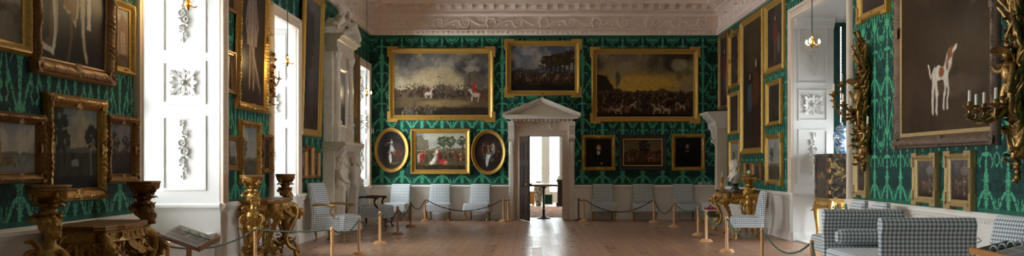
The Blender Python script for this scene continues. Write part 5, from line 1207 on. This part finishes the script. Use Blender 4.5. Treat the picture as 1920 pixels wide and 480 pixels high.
    for s in (-1, 1):
        p = MB(); p.rings([[(s * x, -d, z + h_) for d, h_ in ((0, -.12), (.38, -.12), (.42, -.07), (.48, -.05), (.5, .02), (0, .02))] for x, z in ((1.16, 4.56), (.42, 4.86))])
        p.rings([[(s * 1.1, -.3, 4.46), (s * .42, -.3, 4.46), (s * .42, -.3, 4.78)], [(s * 1.1, 0, 4.46), (s * .42, 0, 4.46), (s * .42, 0, 4.78)]]); p.build('pediment_half', mm, r)
        g = MB(); T = lambda pts, rad: g.tube(bez(pts, 9), rad, 9)
        hx = s * .50; g.ell((hx, -.3, 5.06), (.08, .09, .1), 12, 8); g.ell((hx, -.38, 5.04), (.02, .02, .03)); g.ell((hx, -.27, 5.1), (.085, .09, .07), 10, 7); T([(hx, -.29, 5.0), (hx, -.28, 4.95), (hx + s * .03, -.28, 4.9)], .05)
        g.rings([[(hx + s * dx + k_ * math.cos(2 * PI * k / 14), -.28 + .75 * k_ * math.sin(2 * PI * k / 14), z) for k in range(14)] for dx, k_, z in ((.02, .07, 4.93), (.03, .15, 4.88), (.06, .14, 4.78), (.12, .15, 4.68), (.16, .15, 4.6))])
        T([(hx + s * .12, -.32, 4.66), (hx + s * .35, -.42, 4.86), (hx + s * .5, -.36, 4.66)], [.1, .1, .095, .09, .085, .08, .08, .07, .06]); T([(hx + s * .5, -.36, 4.66), (hx + s * .6, -.34, 4.56), (hx + s * .72, -.36, 4.55)], [.065, .06, .055, .05, .045, .04, .04, .04, .03])
        T([(hx + s * .14, -.24, 4.64), (hx + s * .4, -.22, 4.72), (hx + s * .6, -.26, 4.6)], [.1, .1, .095, .09, .085, .08, .075, .07, .06]); T([(hx + s * .14, -.3, 4.88), (hx + s * .3, -.42, 4.82), (hx + s * .36, -.4, 4.74)], .045); T([(hx - s * .1, -.3, 4.88), (hx - s * .2, -.36, 4.98), (hx - s * .2, -.36, 5.12)], .042)
        for k in range(5): T([(hx + s * .1, -.25, 4.7 + .03 * k), (hx + s * .3, -.4, 4.68 + .03 * k), (hx + s * .6, -.3, 4.55 + .02 * k)], .03)
        g.build('reclining_figure', M['statue'], r, remesh=.018)
    u = MB(); u.box(-.16, .16, -.34, -.02, 4.46, 4.62); u.lathe([(.08, 4.62), (.05, 4.66), (.12, 4.76), (.13, 4.84), (.07, 4.92), (.09, 4.95), (.03, 5.02)], 16, (0, -.2, 0)); u.build('urn', M['statue'], r)

def daybed():
    xa, xb_, yn, yf = 3.30, 4.20, 9.95, 11.85; m = ((xa + xb_) / 2, (yn + yf) / 2); r = empty('daybed', (*m, 0), 0, 'blue checked daybed with two rolled ends, standing out from the right wall', 'sofa')
    hx, hy = (xb_ - xa) / 2, (yf - yn) / 2
    cushion(2 * hx - .04, 2 * hy + .1, .2, .60, .05, .05, .02).build('seat', M['check'], r, uv=True, ang=60)
    def end(sg):
        prof = [(-.02, .3), (.03, .55), (.05, .8), (.03, .92)] + [(.08 + .075 * math.cos(a), .965 + .08 * math.sin(a)) for a in [PI * (1 - k / 9 * 1.2) for k in range(10)]] + [(.13 + .0 * k, lerp(.87, .25, k / 17)) for k in range(18)]
        mb = MB(); rs = []; n = 30
        for i in range(n + 1):
            u = i / n; x = lerp(-hx, hx, u); e = .95 if i in (0, n) else 1.0; ring = []
            for k, (y, z) in enumerate(prof):
                fold = 0
                if k > 13:
                    q = z + .17 * (1 - (2 * u - 1) ** 2); fold = .012 * math.sin(q * 46) * math.sin(PI * u) ** .7 * max(0, math.sin(PI * min(1, max(0, (q - .45) / .55)))) + .006 * math.sin(9 * u + 5 * z)
                ring.append((x, sg * (hy + (y - .06) * e + fold), .62 + (z - .62) * (e * .02 + .98)))
            rs.append(ring)
        mb.rings(rs); return mb
    end(1).build('arm', M['check'], r, uv=True, ang=60); end(-1).build('arm', M['check'], r, uv=True, ang=60)
    for sx in (-1, 1):
        for sy in (-1, 1): cabriole(sx * (hx - .09), sy * (hy - .05), .24, sx, sy, 1.1).build('leg', M['paleleg'], r)
    for z in (.82, .62): b = bow((hx + .01, -hy + .02, z), 1.2); b.build('tie', M['ribbon'], r)
    b = MB(); rs = []
    for i in range(15):
        u = i / 14; rr_ = .088 * (1 if 0 < i < 14 else .7) ; rs.append([(lerp(-hx + .09, hx - .09, u), rr_ * math.cos(2 * PI * k / 20), rr_ * math.sin(2 * PI * k / 20)) for k in range(20)])
    b.rings(rs); o = b.build('bolster_cushion', M['check'], None, uv=True, ang=60); o.location = (m[0], yf - .20, .745); tag(o, 'round checked bolster lying against the far rolled end of the daybed', 'cushion')

def cabinet():
    yc, w, d = 20.58, 1.04, .56; r = empty('lacquer_cabinet', (5.70 + d / 2, yc, 0), -PI / 2, 'black lacquer cabinet with gold decoration on a carved gilt stand in the bay', 'cabinet'); X, Y = w / 2, d / 2; z0, z1 = .90, 1.765
    q = MB(); q.box(-X, X, -Y + .02, Y, z0, z1); q.box(-X - .01, X + .01, -Y + .01, Y + .01, z1 - .03, z1); q.box(-X - .01, X + .01, -Y + .01, Y + .01, z0, z0 + .03); q.build('case', M['lacquer'], r, bevel=.004)
    for s in (-1, 1):
        dm = MB(); x0, x1 = sorted((s * .004, s * (X - .008))); dm.box(x0, x1, -Y, -Y + .02, z0 + .035, z1 - .035); dr = dm.build('door', M['lacquer'], r, bevel=.003)
        for k in range(4):
            z = lerp(z0 + .12, z1 - .12, k / 3); h_ = MB(); h_.box(min(s * (X - .1), s * (X + .006)), max(s * (X - .1), s * (X + .006)), -Y - .006, -Y + .03, z - .035, z + .035)
            for j in range(3): leaf(h_, (s * (X - .08), -Y - .004, z), (-s, 0, (j - 1) * .8), (0, -1, 0), .07, .018, .1, 4)
            h_.build('hinge', M['gold_dark'], dr)
        h_ = MB(); h_.lathe([(.06, 0), (.055, .006), (.012, .01), (.01, .02)], 12); h_.xf(Matrix.Translation((s * .06, -Y, 1.35)) @ Matrix.Rotation(PI / 2, 4, 'X')); h_.build('lock_plate', M['gold_dark'], dr)
    st = MB(); st.box(-X + .01, X - .01, -Y + .02, Y - .01, .80, .90); st.box(-X - .01, X + .01, -Y, Y, .875, .9)
    for k in range(13):
        x = lerp(-X + .06, X - .06, k / 12); leaf(st, (x, -Y + .02, .83), ((-1) ** k * .5, -.1, -1), (0, -1, 0), .16 + .05 * math.sin(PI * k / 12), .04, .35, 5)
    for k in range(7): y = lerp(-Y + .06, Y - .05, k / 6); leaf(st, (-X + .01, y, .83), (0, (-1) ** k * .5, -1), (-1, 0, 0), .15, .035, .35, 5); leaf(st, (X - .01, y, .83), (0, (-1) ** k * .5, -1), (1, 0, 0), .15, .035, .35, 5)
    st.build('stand_frame', M['gold_carved'], r)
    for sx in (-1, 1):
        for sy in (-1, 1):
            l = cabriole(sx * (X - .06), sy * (Y - .06), .84, sx, sy, 1.8); leaf(l, (sx * (X - .03), sy * (Y - .03), .76), (sx * .3, sy * .3, -1), (sx, sy, 0), .22, .05, .3); l.build('stand_leg', M['gold_carved'], r)
    v = empty('porcelain_jar', (6.02, 20.35, z1), 0, 'blue and white porcelain jar with lid on top of the lacquer cabinet', 'vase')
    MB().lathe([(.09, 0), (.095, .02), (.11, .1), (.15, .24), (.165, .34), (.15, .41), (.10, .45), (.09, .47), (.1, .48)], 28).build('jar_body', M['porcelain'], v)
    MB().lathe([(.105, .475), (.11, .49), (.09, .53), (.04, .56), (.02, .57), (.025, .6), (.003, .63)], 24).build('lid', M['porcelain'], v)

def furnish():
    G1 = None
    c = side_chair('checked side chair in the far left corner, under the drapery oval', None); c.location = (-3.78, 29.18, 0); c.rotation_euler.z = R(-14)
    for px, rz, lb in ((823.5, -3, 'checked side chair under the running woman painting, far wall'), (897, -10, 'checked side chair nearest the left side of the white doorcase'),
                       (1131, 0, 'checked side chair nearest the right side of the white doorcase'), (1207, 0, 'checked side chair under the black framed battle scene'), (1286, 9, 'checked side chair under the green exit sign, far right')):
        clone(c, ((px - CX) / 66.8, 29.2, 0), R(rz), lb)
    clone(c, (4.46, 21.75, 0), R(-90 - 4), 'checked side chair facing left, with its back by the right bay, beside the torchere')
    clone(c, (4.58, 15.75, 0), R(-90), 'checked chair against the right wall, the farther of two half hidden by the daybed')
    clone(c, (4.60, 14.85, 0), R(-90), 'checked chair against the right wall, the nearer of two half hidden by the daybed')
    clone(c, (4.66, 10.75, 0), R(-90 + 12), 'checked chair with only its backrest showing, at the lower right beside the lectern')
    a = arm_chair('high backed checked armchair with pale gilt arms and a ribbon bow, left wall', M['paleleg'], None); a.location = (-3.96, 21.2, 0); a.rotation_euler.z = R(74)
    b = arm_chair('checked armchair with dark mahogany arms in front of the marble chimneypiece', M['dkwood'], None); b.location = (-3.92, 26.2, 0); b.rotation_euler.z = R(84)
    torchere((-4.2, 9.07, 0), PI / 2 - .3, 'near gilt torchere with a carved female head, at the lower left edge', 'gold_carved', 1)
    torchere((-4.22, 11.35, 0), PI / 2, 'gilt torchere standing against the glare of the near window', 'gold_dark', 2)
    console((-4.22, 10.27, 0), PI / 2, 'carved gilt console table between the two near torcheres', 1.25, .62, .975, 'gold_carved', 'gold_dark', 3)
    torchere((-4.2, 15.66, 0), PI / 2 - .25, 'bright gilt torchere with carved head at the near end of the second console', 'gold_carved', 4, 1.395)
    torchere((-4.3, 18.2, 0), PI / 2, 'gilt torchere silhouetted against the middle window', 'gold_dark', 5, 1.39, .17)
    console((-4.28, 16.95, 0), PI / 2, 'carved gilt console table with dark scroll legs before the middle window', 1.45, .62, 1.0, 'gold_carved', 'gold_dark', 6)
    console((4.74, 24.1, 0), -PI / 2, 'ornate gilt console with dark marble top under the marble bust', 1.5, .95, .975, 'gold_bright', 'dkmarble', 8)
    torchere((4.74, 22.85, 0), -PI / 2, 'tall gilt torchere beside the bust console on the right wall', 'gold_bright', 9, 1.335, .14)
    o = MB().ell((0, 0, 0), (.055, .055, .055), 16, 10).build('glass_ball', M['apple']); o.location = (4.74, 22.85, 1.39); tag(o, 'pale green ball resting on the right hand torchere', 'ball')
    bust((4.68, 24.1, .975), R(-100), 'white marble bust of a draped figure in profile, on the marble topped console')
    cs = empty('candlestick', (4.42, 24.35, .975), 0, 'ornate gilt candlestick beside the marble bust', 'candlestick'); q = MB(); q.lathe([(.07, 0), (.06, .03), (.02, .06), (.03, .12), (.015, .18), (.03, .24), (.04, .28), (.02, .3)], 14, lobes=7, amp=.1)
    for k in range(5): leaf(q, (0, 0, .14), (math.cos(k * 1.26), math.sin(k * 1.26), .9), (0, 0, 1), .12, .03, .6, 5)
    q.build('stem', M['gold_bright'], cs); MB().lathe([(.012, .29), (.012, .4), (.003, .41)], 10).build('candle', M['wax'], cs)
    # footstool with a folded card
    s = at(1331, 74.5); st = empty('footstool', (s[0], s[1], 0), R(15), 'low olive velvet footstool with gilt legs beside the bust console', 'stool'); cushion(.44, .36, .24, .36, .05, .04).build('cushion', M['olive'], st)
    for sx in (-1, 1):
        for sy in (-1, 1): cabriole(sx * .17, sy * .13, .26, sx, sy, .8).build('leg', M['gold_bright'], st)
    cd = empty('folded_card', (s[0], s[1], .398), R(8), 'folded white card with a red flourish standing on the olive footstool', 'card')
    cm = MB(); cm.rings([[(-.2, -.09, 0), (.2, -.09, 0), (.2, 0, .2), (-.2, 0, .2)], [(-.2, -.086, 0), (.2, -.086, 0), (.2, .003, .197), (-.2, .003, .197)]]); cm.rings([[(-.2, .09, 0), (.2, .09, 0), (.2, 0, .2), (-.2, 0, .2)], [(-.2, .086, 0), (.2, .086, 0), (.2, -.003, .197), (-.2, -.003, .197)]]); cm.build('card', M['paper'], cd)
    rm = MB(); fz = lambda x, z: (x, -.092 + z * .45 - .004, z)
    for x, z, a, b in ((-.1, .05, .06, .022), (0, .05, .07, .03), (.1, .05, .06, .022), (-.05, .085, .04, .02), (.05, .08, .045, .02), (.0, .115, .03, .02), (.0, .15, .018, .018)): rm.ell(fz(x, z), (a, .006, b), 12, 7)
    rm.tube([fz(*p) for p in ((-.15, .04), (-.17, .075), (-.14, .09))], .01, 6); rm.tube([fz(*p) for p in ((.15, .04), (.17, .075), (.14, .09))], .01, 6); rm.build('red_flourish', M['red'], cd)
    daybed(); cabinet(); chimneypiece()
    girandole((XR, 16.5, 1.46), 'carved gilt wall girandole with five candle branches beside the right bay', [(0, .56, 1.19), (.05, .45, 1.34), (.12, .45, 1.02), (.10, .32, .95), (.36, .14, .66)], 21)
    girandole((XR, 11.28, 1.35), 'carved gilt wall girandole with candle branches, cut by the right photo edge', [(0, .60, .82), (-.03, .43, .80), (.12, .37, .84), (-.3, .4, .8)], 22, 2.3, .95)
    # small carved sconce by the middle window
    r = empty('wall_sconce', (XL, 18.05, 2.62), PI / 2, 'small carved gilt sconce at the edge of the middle window', 'candle sconce'); q = MB(); rr = random.Random(5)
    q.tube([(.03 * math.sin(k), -.05, .08 + .07 * k) for k in range(11)], .03, 7)
    for k in range(34): z = rr.uniform(0, .85); leaf(q, (rr.uniform(-.05, .05), -.04 - rr.random() * .05, z), (rr.uniform(-1, 1), rr.uniform(-1, 0), rr.uniform(-.6, 1)), (0, -1, 0), .13, .03, .5, 5)
    q.build('carving', M['gold_dark'], r)
    for sx in (-1, 1):
        p = bez([(0, -.06, .35), (sx * .1, -.16, .2), (sx * .16, -.2, .42)], 10); e = Vector((sx * .16, -.2, .42)); q = MB().tube(p, .013, 6); q.lathe([(.012, -.01), (.045, 0), (.05, .012), (.018, .01), (.016, .04)], 12, tuple(e)); b_ = q.build('branch', M['gold_dark'], r); MB().lathe([(.012, .03), (.012, .14), (.003, .15)], 10, tuple(e)).build('candle', M['wax'], b_)
    # rope barrier
    def post(px, s, lb, mat='post'):
        p = at(px, s); stanchion((p[0], p[1], 0), lb, mat); return Vector((p[0], p[1], .595))
    Lp = [post(314, 161.5, 'wooden rope post beside the near left lectern'), post(479, 127.5, 'wooden rope post in front of the second gilt torchere'), post(623, 127.5, 'near wooden rope post in front of the gilt armed armchair, base out of sight'),
          post(673, 108.4, 'wooden rope post before the seat corner of the gilt armed armchair'), post(712.5, 95.5, 'wooden rope post just past the gilt armed armchair'), post(746, 84.4, 'dark toned rope post in front of the mahogany armchair', 'postdk'), post(770, 75, 'dark toned rope post in front of the far left corner chair', 'postdk'), post(797, 68.6, 'rope post between the first and second chairs of the far wall')]  # the two dark toned posts are beech, their shade put into the colour
    nm = ['from the near left lectern to the second torchere', 'crossing in front of the second console', 'sagging in front of the gilt armed armchair', 'sagging just past the gilt armed armchair', 'hanging in front of the mahogany armchair', 'between the two dark toned posts', 'to the far wall chairs at left']
    for k, sg in enumerate((.12, .03, .13, .15, .24, .22, .2)): rope(Lp[k], Lp[k + 1], sg, 'green rope ' + nm[k], 'rope' if k < 4 else 'ropedk')
    d1 = post(944, 68.6, 'left one of a pair of rope posts at the white doorcase'); d2 = post(953, 68.0, 'right one of a pair of rope posts at the white doorcase')
    rope(Lp[-1], d1, .3, 'dark rope strung across the two chairs left of the doorcase', 'ropedk'); rope(d1, d2, .03, 'short dark rope linking the pair of posts at the doorcase', 'ropedk')
    e1 = post(1085, 67.6, 'dark brown rope post against the dado right of the doorway', 'postdk'); Rp = [post(1095, 68.6, 'pale rope post right of the doorway, beside a dark brown one'), post(1226, 69.6, 'rope post in front of the chair under the black framed battle'), post(1264, 75.3, 'rope post in front of the chair by the exit sign'), post(1309, 85, 'rope post before the olive footstool, the farther of two'), post(1324, 92.9, 'rope post before the olive footstool, the nearer of two'), post(1362.5, 105.2, 'rope post in front of the ornate gilt console'), post(1429, 128.6, 'rope post in front of the lone checked chair by the bay'), post(1522, 154, 'near rope post in front of the checked daybed')]; p_ = at(1560, 195); Rp.append(Vector((p_[0], p_[1], .595)))
    rope(e1, Rp[0], .03, 'short dark rope between the posts right of the doorway', 'ropedk')
    nm = ['sagging across the chairs right of the doorcase', 'beside the chair by the exit sign', 'hanging toward the olive footstool', 'short between the two posts at the footstool', 'in front of the ornate gilt console', 'in front of the lone checked chair', 'sagging before the white bay pedestal', 'descending in front of the daybed']
    for k, sg in enumerate((.32, .3, .12, .1, .2, .2, .22, .2)): rope(Rp[k], Rp[k + 1], sg, ('dark rope ' if k < 2 else 'green rope ') + nm[k], 'ropedk' if k < 2 else 'rope')
    lectern([(-3.215, 8.977, .94), (-2.848, 8.932, .82), (-2.807, 9.374, .88), (-3.175, 9.419, 1.0)], 'tilted lectern board on a wooden post at lower left, by the window seat', .9, False, True)
    lectern([(3.20, 6.83, .91), (3.03, 7.23, .95), (3.35, 7.4, 1.0), (3.52, 7.0, .96)], 'orange edged lectern at the lower right edge, in front of the daybed', .9, True)
    for x, y, z, lb in ((-4.05, 12.3, 3.4, 'hanging lamp with small bulbs before the near window'), (-4.05, 17.3, 3.22, 'hanging lamp with small bulbs before the middle window'), (-4.05, 25.6, 3.27, 'hanging lamp with small bulbs before the far left window'), (4.04, 15.1, 3.28, 'hanging lamp with small bulbs before the right bay')): pendant(x, y, z, lb)
    # exit sign and switch on the far wall
    sg = empty('exit_sign', (xb(1322), YB, zb(348.5)), 0, 'green and white exit sign with running figure and arrow above the dado rail', 'sign'); MB().box(-.2, .2, -.02, 0, 0, .12).build('board', M['signwhite'], sg, smooth=False)
    for x0, x1 in ((-.19, -.008), (.008, .19)): MB().box(x0, x1, -.024, -.02, .01, .11).build('green_panel', M['signgreen'], sg, smooth=False)
    q = MB(); q.box(-.16, -.12, -.027, -.024, .02, .1); q.ell((-.075, -.026, .09), (.009, .003, .009)); 
    for a_, b_ in (((-.08, .08), (-.085, .055)), ((-.085, .055), (-.065, .04)), ((-.065, .04), (-.07, .02)), ((-.085, .055), (-.1, .04)), ((-.1, .04), (-.115, .036)), ((-.08, .075), (-.06, .066)), ((-.08, .075), (-.1, .066))): q.tube([(a_[0], -.026, a_[1]), (b_[0], -.026, b_[1])], .006, 6)
    q.build('running_figure', M['signwhite'], sg); q = MB(); q.rings([[(.04, y, .05), (.1, y, .05), (.1, y, .03), (.16, y, .06), (.1, y, .09), (.1, y, .07), (.04, y, .07)] for y in (-.027, -.024)]); q.build('arrow', M['signwhite'], sg, smooth=False)
    w = empty('wall_switch', (xb(698), YB, zb(250)), 0, 'small white wall control box in the far left corner', 'switch'); MB().box(-.045, .045, -.03, 0, 0, .14).build('box', M['switch'], w, bevel=.004); MB().box(-.02, .02, -.036, -.03, .05, .09).build('button', M['signwhite'], w, smooth=False)

# ------------------------------------------------------------------ light and camera
def light_and_camera():
    w = bpy.data.worlds.new('sky'); SC.world = w; w.use_nodes = True; bg = w.node_tree.nodes['Background']; bg.inputs[0].default_value = (.86, .94, 1, 1); bg.inputs[1].default_value = SKY
    for n, (x, y, z, a, b, o) in WIN.items():
        if n == 6: x, y, z, a, b, o = XR + 2.44, 19.4, 2.5, 3.65, 4.0, -1
        l = bpy.data.lights.new('window_daylight', 'AREA'); l.shape = 'RECTANGLE'; l.size = a; l.size_y = b; l.cycles.is_portal = True
        ob = bpy.data.objects.new('window_daylight', l); COL.objects.link(ob); ob.location = (x, y, z)
        d = {'y': Vector((0, -1, 0)), 'yf': Vector((0, 1, 0))}.get(o) or Vector((o, 0, 0)); ob.rotation_euler = d.to_track_quat('-Z', 'Z').to_euler()
    cam = bpy.data.cameras.new('camera'); co = bpy.data.objects.new('camera', cam); COL.objects.link(co); co.location = (0, 0, H); co.rotation_euler = (PI / 2, 0, 0)
    cam.sensor_width = 36; cam.lens = F / 1920 * 36; cam.shift_x = (960 - CX) / 1920; cam.shift_y = (CY - 240) / 1920; cam.clip_end = 200; cam.clip_start = .05
    SC.camera = co
    v = SC.view_settings; v.view_transform = 'Standard'; v.look = 'None'; v.exposure = EXPO; v.gamma = 1; v.use_curve_mapping = False
    c = SC.cycles; c.use_denoising = True; c.max_bounces = 10; c.diffuse_bounces = 9; c.glossy_bounces = 4; c.transparent_max_bounces = 12; c.sample_clamp_indirect = 20; c.caustics_reflective = False; c.caustics_refractive = False
SKY, EXPO = 5.5, 2.0
make_materials(); build_room(); hang_pictures(); furnish(); light_and_camera()
